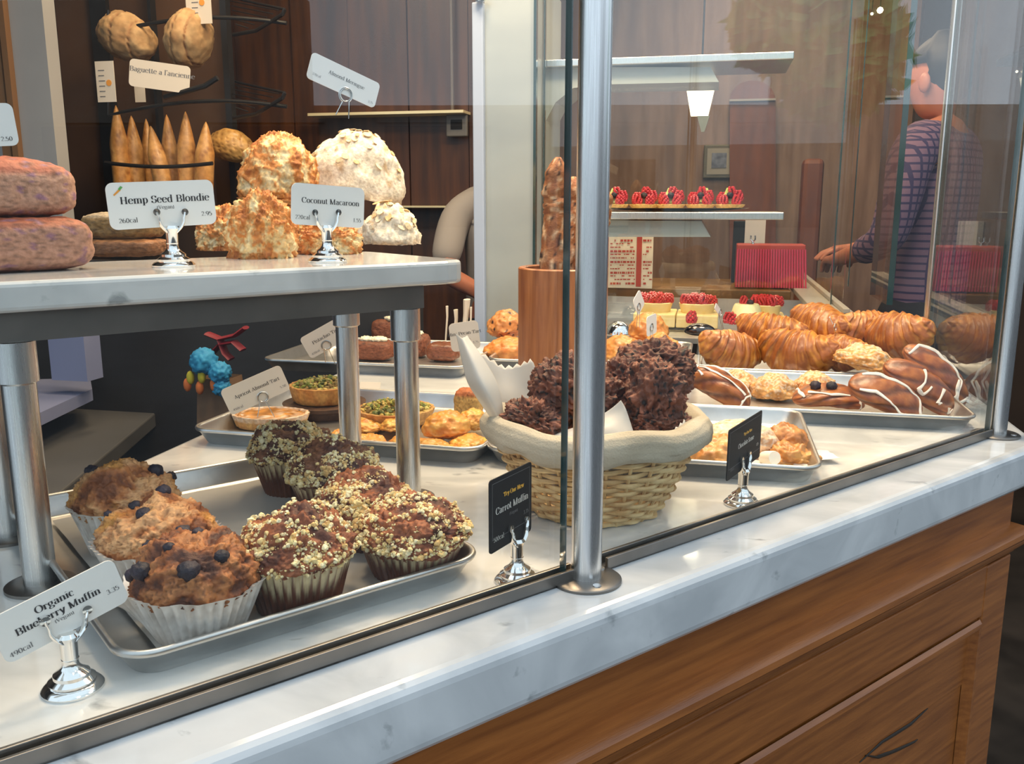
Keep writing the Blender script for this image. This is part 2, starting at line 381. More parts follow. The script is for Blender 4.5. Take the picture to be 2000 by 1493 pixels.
# ================================================================ large structure
FLOOR = -.92
GL = .600                                    # v of the front glass line
LX, RX = -.775, .495                         # left and right edge of the marble
def struct(name, mb, mat, bevel=0, **k):
    o = mb.build(name, mat, bevel=bevel, **k); o['kind'] = 'structure'; return o
TILE = material('dark_floor', (.02, .018, .016), (.045, .038, .032), scale=6, rough=.35)
PLASTER = material('brown_plaster', srgb(112, 66, 40), srgb(150, 96, 60), scale=3, rough=.8, bump=.1)
BRICK = material('wood_wall', srgb(112, 84, 66), srgb(142, 112, 92), scale=4, rough=.6, stretch=(5, 5, .6))
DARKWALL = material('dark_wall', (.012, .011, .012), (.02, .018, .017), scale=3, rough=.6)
CEIL = material('ceiling_paint', (.25, .22, .19), rough=.9)
PAVE = material('pavement', (.035, .036, .04), (.06, .06, .065), scale=4, rough=.9)
struct('floor', MB().box((-6, -1, FLOOR - .1), (4, 5, FLOOR)), TILE)
struct('floor_street', MB().box((-40, -40, FLOOR - .2), (40, 30, FLOOR - .11)), PAVE)
struct('floor_bounce', MB().box((-9, -8, FLOOR - .11), (1.5, -.4, FLOOR - .03)), material('pale_bounce_ground', (.55, .56, .57), (.66, .66, .66), scale=3, rough=.9))  # unseen pale ground, added to bounce light onto the marble front
struct('ceiling', MB().prism([(-6, 5), (-6, -1.6), (-.9, .9), (4, 5)][::1], 1.75, 1.85), CEIL)
struct('wall_back', MB().box((-6, 4.6, FLOOR), (4, 4.7, 1.8)), BRICK)
struct('wall_back_right', MB().box((.86, 4.5, FLOOR), (2.1, 4.56, 1.8)), material('shaded_brown_wall', srgb(46, 34, 26), srgb(60, 46, 34), scale=3, rough=.7))  # darker copy of the back wall tone, shade put into its colour
struct('wall_right', MB().box((2.1, 2.9, FLOOR), (2.2, 4.6, 1.8)), DARKWALL)
struct('wall_left', MB().box((-3.1, 0, FLOOR), (-3.0, 4.6, 1.8)), DARKWALL)
# wood panelled partition on the left, with its grooves
def plank_wall(name, x0, x1, Y, z0, z1, n, mat):
    mb = MB(); w = (x1 - x0) / n
    for i in range(n):
        mb.box((x0 + i * w + .002, Y + (.006 if i % 2 else 0), z0), (x0 + (i + 1) * w - .002, Y + .03, z1))
    mb.box((x0, Y + .02, z0), (x1, Y + .06, z1))
    return struct(name, mb, mat)
WALLY = 3.3
plank_wall('wall_panelled', -2.75, -.67, WALLY, FLOOR, 1.75, 9, WOODD)

# ---------------------------------------------------------------- marble counter
def line_x_at(x, v):   # y on the line v=const for a given x
    u = (x + v * math.cos(GA)) / math.sin(GA); return u * math.cos(GA) + v * math.sin(GA)
FV = .529
top = [(LX, line_x_at(LX, FV) if True else 0), (RX, line_x_at(RX, FV)), (RX, 2.16), (LX, 2.16)]
# to the left the front edge runs on past the opening
c = MB().prism(top, -.064, 0).build('marble_countertop', MARBLE, bevel=.012, seg=4)
tag(c, 'long white marble counter top with grey veins carrying all the pastry trays', 'countertop')
# ---------------------------------------------------------------- oak cabinet below
cab = empty('oak_cabinet', uv(.8, .56, FLOOR), (0, 0, GROT), label='carved oak counter cabinet with moulded rail under the marble top', cat='cabinet')
Mi = Matrix.Translation((-.8, -.56, -FLOOR)); MiW = Mi @ Matrix.Rotation(-GROT, 4, 'Z')
ux = (RX + FV * math.cos(GA)) / math.sin(GA)    # u of the right end of the marble edge
UG = lambda z: Matrix.Identity(4)
def ub(a, b): return MB().box(a, b, Mi @ UG(0))
UL, UR = -.6, 1.405
body = [(LX, line_x_at(LX, .57)), (uv(UR, .57).x, uv(UR, .57).y), (RX - .03, line_x_at(RX - .03, .57) + .03), (RX - .03, 2.1), (LX, 2.1)]
MB().prism([(LX + .01, line_x_at(LX + .01, .575)), (uv(UR - .01, .575).x, uv(UR - .01, .575).y), (RX - .04, 2.1), (LX + .01, 2.1)], FLOOR + .002, -.066, MiW).build('carcass', WOOD, cab)
ub((UL, .551, -.36), (UR, .58, -.066)).build('frieze_board', WOOD, cab, bevel=.002)
# moulded rail: profile extruded along u
def moulding(name, prof, u0, u1, m=None, rot=None):
    n = len(prof); vs = [(u0, v, z) for v, z in prof] + [(u1, v, z) for v, z in prof]
    fs = [(k, (k + 1) % n, n + (k + 1) % n, n + k) for k in range(n)] + [tuple(range(n))[::-1], tuple(range(n, 2 * n))]
    return MB().add(vs, fs, (m or (Mi @ UG(0)))).build(name, WOOD, cab, smooth=True)
R0 = -.128
moulding('rail_moulding', [(.56, R0), (.533, R0 - .001), (.5255, R0 - .006), (.524, R0 - .013), (.529, R0 - .019), (.5335, R0 - .022), (.534, R0 - .030), (.5405, R0 - .037), (.546, R0 - .040), (.5475, R0 - .045), (.56, R0 - .046)], UL, UR + .012)
# framed panels: stiles stand proud of the recessed board
ub((UL, .553, FLOOR + .01), (UR, .575, -.36)).build('lower_board', WOOD, cab)
for (u0, u1) in ((1.325, UR), (.45, .53), (-.42, -.34)):
    ub((u0, .545, FLOOR + .01), (u1, .556, R0 - .046)).build('stile', WOOD, cab, bevel=.003)
def panel_frame(u0, u1, z0, z1):
    w = .022; vs = []; fs = []
    prof = [(0, .546), (.004, .5405), (.011, .5405), (.015, .545), (.019, .549), (.024, .552)]
    for d, v in prof:
        for (uu, zz) in ((u0 + d, z0 + d), (u1 - d, z0 + d), (u1 - d, z1 - d), (u0 + d, z1 - d)): vs.append((uu, v, zz))
    for i in range(len(prof) - 1):
        for k in range(4): a = i * 4 + k; b = i * 4 + (k + 1) % 4; fs.append((a, b, b + 4, a + 4))
    MB().add(vs, fs, Mi @ UG(0)).build('panel_frame', WOOD, cab)
ub((UL, .546, -.255), (UR, .556, R0 - .046)).build('upper_rail', WOOD, cab, bevel=.002)
panel_frame(.54, 1.322, -.8, -.258); panel_frame(-.33, .44, -.8, -.258)
# carved sprig on the panel
mb = MB()
CPL = uv(0, .5522)
for pts in ([(1812, 1384), (1778, 1415), (1722, 1450), (1668, 1500)], [(1690, 1476), (1715, 1480), (1750, 1466), (1785, 1450), (1794, 1444)], [(1712, 1478), (1740, 1470), (1768, 1456)]):
    w_ = [Mi @ (Matrix.Rotation(-GROT, 4, 'Z') @ atP(x, y, CPL, VD)) for x, y in pts]; sp = []
    for i in range(len(w_) - 1):
        for k in range(5): sp.append(w_[i].lerp(w_[i + 1], k / 5))
    mb.tube(sp, lambda t: .0007 + .0016 * math.sin(PI * t), 8)
mb.build('carved_sprig', material('dark_carving', (.02, .012, .006), rough=.5), cab, smooth=True)

# ---------------------------------------------------------------- glass screen
def track(name, u0, u1, label):
    o = MB().box((u0, GL - .0085, .0005), (u1, GL - .0045, .013)).box((u0, GL + .0045, .0005), (u1, GL + .0085, .013)).box((u0, GL - .0085, .0005), (u1, GL + .0085, .003)).build(name, DARKSTEEL, bevel=.0008, rot=(0, 0, GROT))
    return tag(o, label, 'steel track')
track('steel_track', -.5, .548, 'thin steel channel holding the left front glass pane on the marble')
track('steel_track', .585, 1.405, 'thin steel channel holding the right front glass pane on the marble')
def pane(name, u0, u1, z1, label, M=None):
    r = empty(name, (0, 0, 0), label=label, cat='glass pane')
    M = M or Matrix.Rotation(GROT, 4, 'Z')
    # faces only (the long edges are a part of their own, green seen end-on)
    a, b = GL - .004, GL + .004
    MB().add([(u0, a, .004), (u1, a, .004), (u1, a, z1), (u0, a, z1), (u0, b, .004), (u1, b, .004), (u1, b, z1), (u0, b, z1)],
             [(0, 1, 2, 3), (5, 4, 7, 6)], M).build('glass_sheet', GLASS, r)
    MB().box((u0, a + .0002, .004), (u0 + .0015, b - .0002, z1), M).build('polished_edge', GEDGE, r); MB().box((u1 - .0015, a + .0002, .004), (u1, b - .0002, z1), M).build('polished_edge', GEDGE, r)
    return r
pane('glass_screen', -.5, .5345, .95, 'left front glass pane standing in front of the muffins and the marble shelf')
pane('glass_screen', .572, 1.405, .95, 'right front glass pane between the two tall steel posts')
def post(name, loc, r, z1, label, fr=.034, screws=True, rz=0):
    p = empty(name, loc, label=label, cat='post')
    MB().lathe([(r, .004), (r, z1)], 40, None).build('tube', STEEL, p, smooth=True)
    MB().lathe([(fr, 0), (fr, .0025), (fr - .002, .004), (r + .001, .0045)], 40).build('base_flange', DARKSTEEL, p, smooth=True)
    if screws:
        for k in range(3):
            a = rz + k * 2 * PI / 3
            MB().lathe([(.0042, .004), (.004, .0052), (.0022, .0053)], 14, Matrix.Translation((math.cos(a) * (fr + r) / 2, math.sin(a) * (fr + r) / 2, 0))).build('screw', STEEL, p, smooth=True)
    return p
post('steel_post', uv(.553, .588), .0145, .95, 'thick brushed steel post in the middle between the two front glass panes', rz=-1.0)
PR = uv(1.425, .595)
post('steel_post', PR, .0145, .95, 'brushed steel post at the right front corner of the display', rz=-.4)
P3 = Vector((PR.x, PR.y + .51, 0))
post('steel_post', P3, .0095, .95, 'thin steel post behind the croissants at the back of the side glass', fr=.022, screws=False)
# side glass along Y
Ms = Matrix.Translation((PR.x + GL, 0, 0)) @ Matrix.Rotation(PI / 2, 4, 'Z')
r = empty('glass_screen', (0, 0, 0), label='side glass pane from the right corner post back to the thin post', cat='glass pane')
def side_pane(r, x, y0, y1, z0, z1, th=.004):
    MB().add([(x - th, y0, z0), (x - th, y1, z0), (x - th, y1, z1), (x - th, y0, z1), (x + th, y0, z0), (x + th, y1, z0), (x + th, y1, z1), (x + th, y0, z1)],
             [(0, 1, 2, 3), (5, 4, 7, 6)]).build('glass_sheet', GLASS, r)
    MB().box((x - th, y0, z0), (x + th, y0 + .002, z1)).build('polished_edge', GEDGE, r); MB().box((x - th, y1 - .002, z0), (x + th, y1, z1)).build('polished_edge', GEDGE, r)
side_pane(r, PR.x, PR.y + .02, P3.y - .012, .004, .95)
r = empty('glass_screen', (0, 0, 0), label='second side glass pane beyond the thin post with a wide green edge', cat='glass pane')
side_pane(r, PR.x, 2.42, 2.68, .1, 1.0, .007)
# ---------------------------------------------------------------- raised marble shelf on four legs
SH0, SH1 = .262, .289
M = Matrix.Rotation(GROT, 4, 'Z')
ds = empty('display_shelf', uv(.34, .98), label='raised white marble shelf on steel legs carrying macaroons, meringues and blondies', cat='shelf')
Md = Matrix.Translation(-ds.location) @ M
MB().prism([(-.35, .862), (.585, .862), (.598, .864), (.609, .870), (.614, .880), (.615, .892), (.615, 1.09), (.61, 1.1), (-.35, 1.1)], SH0, SH1, Md).build('marble_top', MARBLE, ds, bevel=.005, seg=3)
ap = MB()
for (a, b) in (((-.33, .884, .234), (.565, .888, SH0)), ((-.33, 1.072, .234), (.565, 1.076, SH0)), ((.561, .888, .234), (.565, 1.072, SH0)), ((-.33, .888, .257), (.565, 1.072, .2615))):
    ap.box(a, b, Md)
ap.build('apron_frame', DARKSTEEL, ds)
for (u, v) in ((.14, .897), (.14, 1.055), (.548, .899), (.553, 1.055)):
    ML = Matrix.Translation(uv(u, v) - ds.location)
    lg_ = MB().lathe([(.0145, .004), (.0145, .195), (.0175, .197), (.0175, .2335)], 36, ML).build('leg', STEEL, ds, smooth=True)
    MB().lathe([(.031, 0), (.031, .003), (.028, .0045), (.015, .005)], 36, ML).build('base_flange', DARKSTEEL, lg_, smooth=True)

# ---------------------------------------------------------------- street outside: trees mirrored in the glass, facades added to shape the light
def tree_mb(h, r):
    random.seed(int(h * 10)); lf = MB()
    for i in range(1500):
        a = random.random() * 2 * PI; b = random.random() * PI; q = r * (.5 + .5 * random.random())
        c = Vector((q * math.sin(b) * math.cos(a), q * math.sin(b) * math.sin(a), h + q * math.cos(b) * .9)); s_ = .08 + .06 * random.random()
        d1 = Vector((random.random() - .5, random.random() - .5, random.random() - .5)).normalized() * s_; d2 = d1.orthogonal().normalized() * s_
        lf.add([c - d1, c + d2 * .6, c + d1, c - d2 * .6], [(0, 1, 2, 3)])
    return lf
LEAF = material('green_leaves', (.14, .40, .10), (.25, .6, .18), scale=2, rough=.6)
BARK = material('bark', (.05, .035, .025), rough=.9)
def mirrored(px, py, t):      # where something must stand to be mirrored in the front glass at this spot
    d = ray(px, py); hp = CP + d * ((GL) / d.dot(VD)); r_ = d - VD * (2 * d.dot(VD)); return hp + r_ * t
for k, (px, py, t_, rad) in enumerate(((1640, 70, 4.6, .42), (1520, 20, 6.5, .40))):
    c = mirrored(px, py, t_)
    t = empty('street_tree', (c.x, c.y, FLOOR - .11), label=['leafy green street tree mirrored in the right glass', 'smaller green street tree mirrored beside it'][k], cat='tree')
    hh = c.z - FLOOR; tree_mb(hh, rad).build('foliage', LEAF, t); MB().tube([(0, 0, 0), (.03, 0, hh * .5), (0, 0, hh)], lambda t: .07 - .04 * t, 10).build('trunk', BARK, t, smooth=True)
FAC = material('street_facade', (.20, .175, .16), (.28, .24, .21), scale=3, rough=.9)
DARKPANE = material('dark_window_pane', (.02, .025, .03), rough=.1)
b = empty('building', (-4, -9, FLOOR), label='low pale building added across the street, unseen, to bounce light', cat='building')
MB().box((-12, -.2, 0), (10, 0, 2.1)).build('wall', material('pale_bounce_wall', (.5, .5, .48), (.6, .6, .58), scale=3, rough=.9), b)  # unseen wall, made pale and low to brighten posts and cards
for i in range(5):
    MB().box((-10 + i * 4, .0, 1.0), (-8.9 + i * 4, .03, 1.9)).build('window', DARKPANE, b)

b = empty('building', (13, -6, FLOOR), label='long brownish facade added down the street to darken the glass reflections', cat='building')
MB().box((0, -12, 0), (.2, 3.5, 4.2)).build('wall', FAC, b); MB().box((0, 3.5, 0), (.2, 16, 2.7)).build('lowered_wall', FAC, b)  # added to dim the glass reflections; second part lowered to let sky light in
for i in range(9):
    MB().box((-.03, -11 + i * 2.6, .9), (.0, -9.4 + i * 2.6, 2.4)).build('window', DARKPANE, b)
    MB().box((-.05, -11.1 + i * 2.6, 2.45), (.0, -9.3 + i * 2.6, 2.6)).build('window_lintel', CEIL, b)
# ================================================================ food and ware
FOOD = material('baked_crust', vcol=True, rough=.62, bump=.55, bscale=260, scale=180, sss=.08)
FOODG = material('glazed_crust', vcol=True, rough=.42, bump=.3, bscale=160, scale=60, coat=.16, coat_rough=.2, sss=.02)
BERRY = material('blueberry_skin', (.008, .007, .014), (.03, .022, .04), scale=40, rough=.6, bump=.9, bscale=260)
PAPER = material('baking_paper', (.72, .68, .62), (.82, .79, .74), scale=30, rough=.5, sss=.2, trans=0)
CUPV = material('muffin_paper', vcol=True, rough=.38, scale=60, bump=.15, bscale=60, coat=.2)
ICING = material('white_icing', (.80, .76, .68), (.86, .82, .76), scale=60, rough=.35, sss=.1)
CREAM = material('whipped_cream', (.85, .82, .72), rough=.5, sss=.2)
ico_cache = {}
def ico(sub):
    if sub not in ico_cache:
        b = bmesh.new(); bmesh.ops.create_icosphere(b, subdivisions=sub, radius=1)
        b.verts.ensure_lookup_table(); ico_cache[sub] = ([v.co.copy() for v in b.verts], [tuple(v.index for v in f.verts) for f in b.faces]); b.free()
    return ico_cache[sub]
def blob(name, fn, sub, mat, parent=None, loc=None, rot=None):
    vs, fs = ico(sub); P = []; C = []
    for n in vs:
        p, c = fn(n); P.append(p); C.append(c)
    return mesh(name, P, fs, mat, parent, True, C, loc, rot)
def surf(name, fn, nu, nv, mat, parent=None, closed_v=True, cap=True, loc=None, rot=None):
    P = []; C = []; fs = []
    for i in range(nu + 1):
        for j in range(nv + (0 if closed_v else 1)):
            p, c = fn(i / nu, j / nv); P.append(p); C.append(c)
    m = nv + (0 if closed_v else 1)
    for i in range(nu):
        for j in range(nv):
            j2 = (j + 1) % m; fs.append((i * m + j, i * m + j2, (i + 1) * m + j2, (i + 1) * m + j))
    if cap and closed_v: fs.append(tuple(range(m))[::-1]); fs.append(tuple(nu * m + j for j in range(m)))
    return mesh(name, P, fs, mat, parent, True, C, loc, rot)
# ---------------------------------------------------------------- rimmed baking tray
def tray(cx, cy, w, d, label, rz=0, z=.0, h=.025, group='aluminium baking trays on the marble', name='baking_tray'):
    rings = []
    def rr(w, d, r, z): return [(x, y, z) for x, y in round_rect(w, d, r, 8)]
    t = .012
    rings = [rr(w - 2 * t - .03, d - 2 * t - .03, .014, .0015), rr(w - 2 * t - .004, d - 2 * t - .004, .020, .002), rr(w - 2 * t, d - 2 * t, .022, .004), rr(w - .008, d - .008, .026, h - .002),
             rr(w - .006, d - .006, .027, h + .0008), rr(w - .001, d - .001, .029, h + .0022), rr(w + .004, d + .004, .031, h + .0015), rr(w + .006, d + .006, .032, h - .001), rr(w + .004, d + .004, .031, h - .0035),
             rr(w - .002, d - .002, .029, h - .0038), rr(w - 2 * t + .002, d - 2 * t + .002, .023, .003), rr(w - 2 * t - .003, d - 2 * t - .003, .021, 0.0)]
    n = len(rings[0]); vs = [p for r in rings for p in r]; fs = []
    for i in range(len(rings) - 1):
        for k in range(n):
            k2 = (k + 1) % n; fs.append((i * n + k, (i + 1) * n + k, (i + 1) * n + k2, i * n + k2)[::-1])
    fs.append(tuple(range(n))); fs.append(tuple((len(rings) - 1) * n + k for k in range(n))[::-1])
    o = mesh(name, vs, fs, ALU, None, True, loc=(cx, cy, z), rot=(0, 0, rz))
    try: o.data.set_sharp_from_angle(angle=math.radians(60))
    except Exception: pass
    return tag(o, label, 'tray', group)
TZ = .003
# ---------------------------------------------------------------- muffins
def blueberry(parent, p, r, seed):
    def f(n):
        q = n * r * (1 + .22 * nz(n, 2.5, seed) + .08 * nz(n, 7, seed)); 
        if n.z > .7: q *= .9
        return q + Vector(p), (0, 0, 0)
    return blob('blueberry', f, 3, BERRY, parent)
def muffin(base, R, label, kind, seed, tilt=(0, 0), H=.064, dome=.046, group=None, nb=5, rz=None, berries=None, shade=1.0, flare=.93):
    random.seed(seed)
    m = empty('muffin', base, (tilt[0], tilt[1], rz if rz is not None else random.random() * 6), label, 'muffin', group)
    rb, rt = R * .66, R * flare
    NF = 38
    def cup(i, j):
        t = i; a = 2 * PI * j
        fl = math.cos(a * NF); r = lerp(rb, rt, t) + (.0007 + .0022 * t) * fl + .002 * nz((math.cos(a) * 2, math.sin(a) * 2, t), 1, seed)
        z = H * t + (.0035 * nz((math.cos(a) * 3, math.sin(a) * 3, 0), 1, seed + 5) + .0012 * fl) * t * t
        if t > .96: r += .002
        if seed == 11:      # the torn flap of the front cup
            fp = math.exp(-((a - math.radians(200)) / .38) ** 2) * t * t; r += .020 * fp; z -= .014 * fp
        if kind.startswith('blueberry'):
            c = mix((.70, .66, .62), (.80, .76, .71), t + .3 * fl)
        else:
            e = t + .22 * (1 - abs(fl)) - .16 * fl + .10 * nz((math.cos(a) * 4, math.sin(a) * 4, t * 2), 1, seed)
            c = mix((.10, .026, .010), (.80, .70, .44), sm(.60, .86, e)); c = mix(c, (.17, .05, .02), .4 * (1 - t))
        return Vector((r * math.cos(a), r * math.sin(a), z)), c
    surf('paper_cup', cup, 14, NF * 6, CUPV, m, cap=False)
    MB().lathe([(rb - .001, .0005), (rb - .001, .002)], 40).build('cup_bottom', PAPER, m)
    dark = (.16, .045, .012); mid = (.42, .15, .04); pale = (.66, .36, .16); yel = (.68, .32, .05)
    if kind == 'carrot': dark, mid, pale = (.07, .018, .010), (.21, .055, .018), (.32, .10, .035)
    if kind == 'carrot_dark': dark, mid, pale = (.045, .014, .010), (.12, .04, .02), (.2, .08, .035)
    if kind == 'blueberry_dark': dark, mid, pale = (.05, .014, .009), (.25, .075, .018), (.42, .17, .055)
    def cap(n):
        up = n.z
        r = R * (1 + .10 * nz(n, 1.6, seed) + .05 * nz(n, 3.4, seed + 3))
        h = dome * (1 + .32 * nz(n, 1.5, seed + 9))
        z = up * h if up > 0 else up * .020
        k = fbm(n, 4.5, seed, 5)
        d = .0042 * k + .0024 * fbm(n, 20, seed, 3)
        # cracked, craggy top
        cr = abs(nz(n, 2.3, seed + 20)); d -= .0035 * (1 - sm(0, .10, cr)) * max(0, up)
        p = Vector((n.x * r, n.y * r, z)) + n * d
        if up < 0: p.x *= 1 - .28 * (-up); p.y *= 1 - .28 * (-up)
        t = .5 + .9 * nz(n, 2.0, seed + 30) + .35 * k
        c = mix(mid, pale, sm(.35, .75, t)); c = mix(c, dark, sm(.52, .2, t) * .8 if False else (1 - sm(.12, .42, t)) * .85)
        if kind == 'blueberry': c = mix(c, yel, sm(.2, .5, nz(n, 1.7, seed + 44)) * .6)
        sp = nz(n, 26, seed + 50); c = mix(c, dark, sm(.22, .45, sp) * .6)
        if up < -.1: c = mix(c, mid, .5)
        return p + Vector((0, 0, H - .004)), c
    blob('muffin_top', cap, 6, FOOD, m)
    def surf_pt(th, ph, lift=0):
        n = Vector((math.sin(th) * math.cos(ph), math.sin(th) * math.sin(ph), math.cos(th)))
        p, _ = cap(n); return p + n * lift, n
    if kind.startswith('blueberry'):
        rr_ = random.Random(seed * 3)
        bl = berries or [(rr_.uniform(.2, 1.25), rr_.uniform(0, 6.28), rr_.uniform(.006, .0085)) for _ in range(nb)]
        for k, (th, ph, r) in enumerate(bl):
            p, n = surf_pt(th, ph, r * .15); blueberry(m, p, r, seed + k)
        # a few small crumbs are part of the crust
    else:
        mb = MB(); rr_ = random.Random(seed * 7); vs0, fs0 = ico(1); q = 0
        crumbcol = [(.80, .64, .30), (.86, .74, .42), (.74, .50, .20), (.88, .80, .52)]
        while q < 3600:
            th = math.acos(1 - rr_.random() * 1.12); ph = rr_.random() * 2 * PI
            n = Vector((math.sin(th) * math.cos(ph), math.sin(th) * math.sin(ph), math.cos(th)))
            q += 1
            dens = .5 + 1.4 * nz(n, 2.2, seed + 70) + .9 * nz(n, 7, seed + 71) + (.25 if th > 1.1 else 0)
            if dens < .46: continue
            p, _ = cap(n)
            s = rr_.choice([.0004, .0006, .0007, .0009, .0011, .0015, .0021]) * (1 + .8 * max(0, dens - .6)) * rr_.uniform(.8, 1.2)
            c = rr_.choice(crumbcol); c = tuple(x * shade for x in c)
            Mx = Matrix.Translation(p + n * s * .1) @ Matrix.Rotation(rr_.random() * 6, 4, n) 
            w = [Vector((v.x * s * rr_.uniform(.7, 1.4), v.y * s * rr_.uniform(.7, 1.4), v.z * s * rr_.uniform(.6, 1.1))) for v in vs0]
            mb.add(w, fs0, Mx, c)
        mb.build('crumb_topping', FOOD, m, smooth=False)
    return m
# ---------------------------------------------------------------- front tray of muffins
ft = (at(255, 1290, .025) + at(962, 1085, .025)) / 2
fl_, fr_ = uv(.146, .648), uv(.488, .645)
TC = uv(.3145, .876)
tray(TC.x, TC.y, .330, .450, 'dented aluminium baking tray in front holding the blueberry and crumb muffins', rz=GROT)
ps = MB(); random.seed(4)
pl = []
for i in range(15):
    for j in range(19):
        pl.append(Vector((-.13 + .26 * i / 14, -.19 + .38 * j / 18, .0022 + .0016 * (1 + nz((i, j, 0), .35, 3)))))
ps.add(pl, [(i * 19 + j, (i + 1) * 19 + j, (i + 1) * 19 + j + 1, i * 19 + j + 1) for i in range(14) for j in range(18)])
tag(ps.build('baking_parchment', material('grey_parchment', (.42, .41, .38), (.5, .48, .45), scale=9, rough=.45), smooth=True, loc=(TC.x, TC.y, TZ - .0005), rot=(0, 0, GROT)), 'sheet of greasy parchment lining the front muffin tray', 'baking paper')
def mp(u, v): 
    q = uv(u, v); return Vector((q.x, q.y, TZ + .001))
GB, GC = 'blueberry muffins in white paper cups', 'crumb topped carrot muffins in the front tray'
muffin(mp(.223, .702), .0505, 'front blueberry muffin, darkest and berry studded, in a torn white paper cup', 'blueberry_dark', 11, H=.050, dome=.042, group=GB, rz=0, flare=1.06,
       berries=[(1.0, 4.15, .0078), (.95, 5.15, .0085), (.95, 3.1, .0072), (.5, 4.4, .0045), (.75, 2.4, .007), (1.3, 3.6, .0065), (.8, 5.9, .006), (.45, 2.0, .005)])
muffin(mp(.225, .808), .0515, 'middle blueberry muffin, golden yellow, in a white paper cup', 'blueberry', 23, H=.052, dome=.038, group=GB, rz=0, flare=1.04,
       berries=[(.3, 4.6, .0078), (.8, 2.7, .0065), (.55, 1.9, .0068), (.9, 3.4, .004)])
muffin(mp(.228, .928), .0500, 'rear blueberry muffin with a cracked pale top next to the shelf leg', 'blueberry', 37, H=.055, dome=.040, group=GB, rz=0, flare=1.0,
       berries=[(.65, .5, .0078), (1.0, 2.9, .008), (1.1, .9, .006)])
muffin(mp(.309, .698), .0520, 'crumb muffin next to the front blueberry muffin with a dark berry on top', 'carrot', 41, H=.055, dome=.036, group=GC)
muffin(mp(.427, .697), .0545, 'rightmost crumb muffin at the front corner of the tray', 'carrot', 58, H=.044, dome=.034, group=GC)
muffin(mp(.430, .797), .0530, 'pinkish crumb muffin in the middle of the tray behind the front row', 'carrot', 63, H=.044, dome=.034, group=GC)
muffin(mp(.449, .902), .0530, 'tilted crumb muffin with bare dark glaze and a loose white cup', 'carrot_dark', 77, tilt=(.04, -.05), H=.050, dome=.036, group=GC, shade=.9)
muffin(mp(.446, 1.005), .0530, 'rearmost crumb muffin with a dark top near the tart tray', 'carrot_dark', 86, H=.055, dome=.034, group=GC, shade=.8)

# ---------------------------------------------------------------- price signs
W1, G1, B1, Y1 = INK, GREYINK, WHITEINK, GOLDINK
GLD = PI / 2 - (PI / 2 - GA) + HEAD    # heading of the glass line, right of the camera heading
PHI_G = math.radians(51.8)
def sign(label, baseP, phi, corners, mat, lines, holder='stand', prongs=None, emblem=None, frame=False, name='price_sign', size=None, cat='sign', mid=None):
    M, w, h, xr, yr, nrm = card_fit(baseP, phi, *corners)
    if size: w, h = size
    s = empty(name, baseP, label=label, cat=cat)
    L = Matrix.Translation(-baseP) @ M
    if holder == 'stand': L = Matrix.Translation(nrm * -.001) @ L
    make_card(s, L, w, h, mat, [(t, z * h, x * w, y * h, ink, b, al) for (t, z, x, y, ink, b, al) in lines], r=.16 * h if not frame else .05 * h, emblem=emblem, frame=frame)
    hx = Vector((xr.x, xr.y, 0)).normalized()
    if holder == 'stand':
        zlow = (M @ Vector((0, -h / 2, 0))).z
        # the clip grips the card where its lower edge passes over the foot
        tt = (baseP - M.translation).dot(hx); slope = xr.z / max(.2, hx.dot(xr)); zb = M.translation.z + slope * tt - h / 2 / max(.5, yr.z)
        stand(s, Vector((0, 0, 0)), zb - baseP.z + .006, nrm, hx)
    elif prongs:
        mp = atP(*mid, baseP, nrm); g0 = atP(*prongs[0], baseP, nrm); g1 = atP(*prongs[1], baseP, nrm)
        pick(s, (g0 - baseP, g1 - baseP), mp - baseP, hx, nrm)
    return s
SZ = SH1
sign('white price card reading Organic Blueberry Muffin tilted up on a chrome foot', at(143, 1345), math.radians(49), ((-15, 1207), (222, 1091), (252, 1172), (2, 1309)), CARD,
     [('Organic', .20, -.02, .17, W1, 1.25, 'c'), ('Blueberry Muffin', .20, -.02, -.06, W1, 1.25, 'c'), ('(Vegan)', .105, .0, -.19, G1, 1, 'c'), ('490cal', .145, -.46, -.40, G1, 1, 'l'), ('3.35', .145, .46, -.17, G1, 1, 'r')])
sign('white price card reading Hemp Seed Blondie on a chrome foot on the marble shelf', at(340, 521, SZ), math.radians(52), ((208, 357), (417, 351), (422, 437), (213, 451)), CARD,
     [('Hemp Seed Blondie', .215, .03, .04, W1, 1.15, 'c'), ('(Vegan)', .11, .02, -.1, G1, 1, 'c'), ('260cal', .14, -.42, -.36, W1, .8, 'l'), ('2.95', .14, .46, -.3, W1, .8, 'r')], emblem='carrot')
sign('white price card reading Coconut Macaroon on a chrome foot on the marble shelf', at(640, 512, SZ), math.radians(52), ((568, 356), (713, 368), (710, 446), (571, 438)), CARD,
     [('Coconut Macaroon', .18, .03, .04, W1, 1, 'c'), ('220cal', .14, -.45, -.36, W1, .7, 'l'), ('1.55', .14, .46, -.36, W1, .7, 'r')])
bm = atY(670, 232, atP(640, 512, at(640, 512, SZ), VD).y + .06)
sign('white price card reading Almond Meringue on a wire pick above the meringues', bm, math.radians(52), ((606, 100), (739, 161), (734, 215), (602, 152)), CARD,
     [('Almond Meringue', .19, .03, .0, W1, .9, 'c'), ('320cal', .13, -.44, -.3, G1, .8, 'l'), ('3.25', .13, .46, -.38, G1, .8, 'r')], holder='pick', prongs=((656, 224), (681, 232)), mid=(674, 186))
ba = at(520, 822, .03)
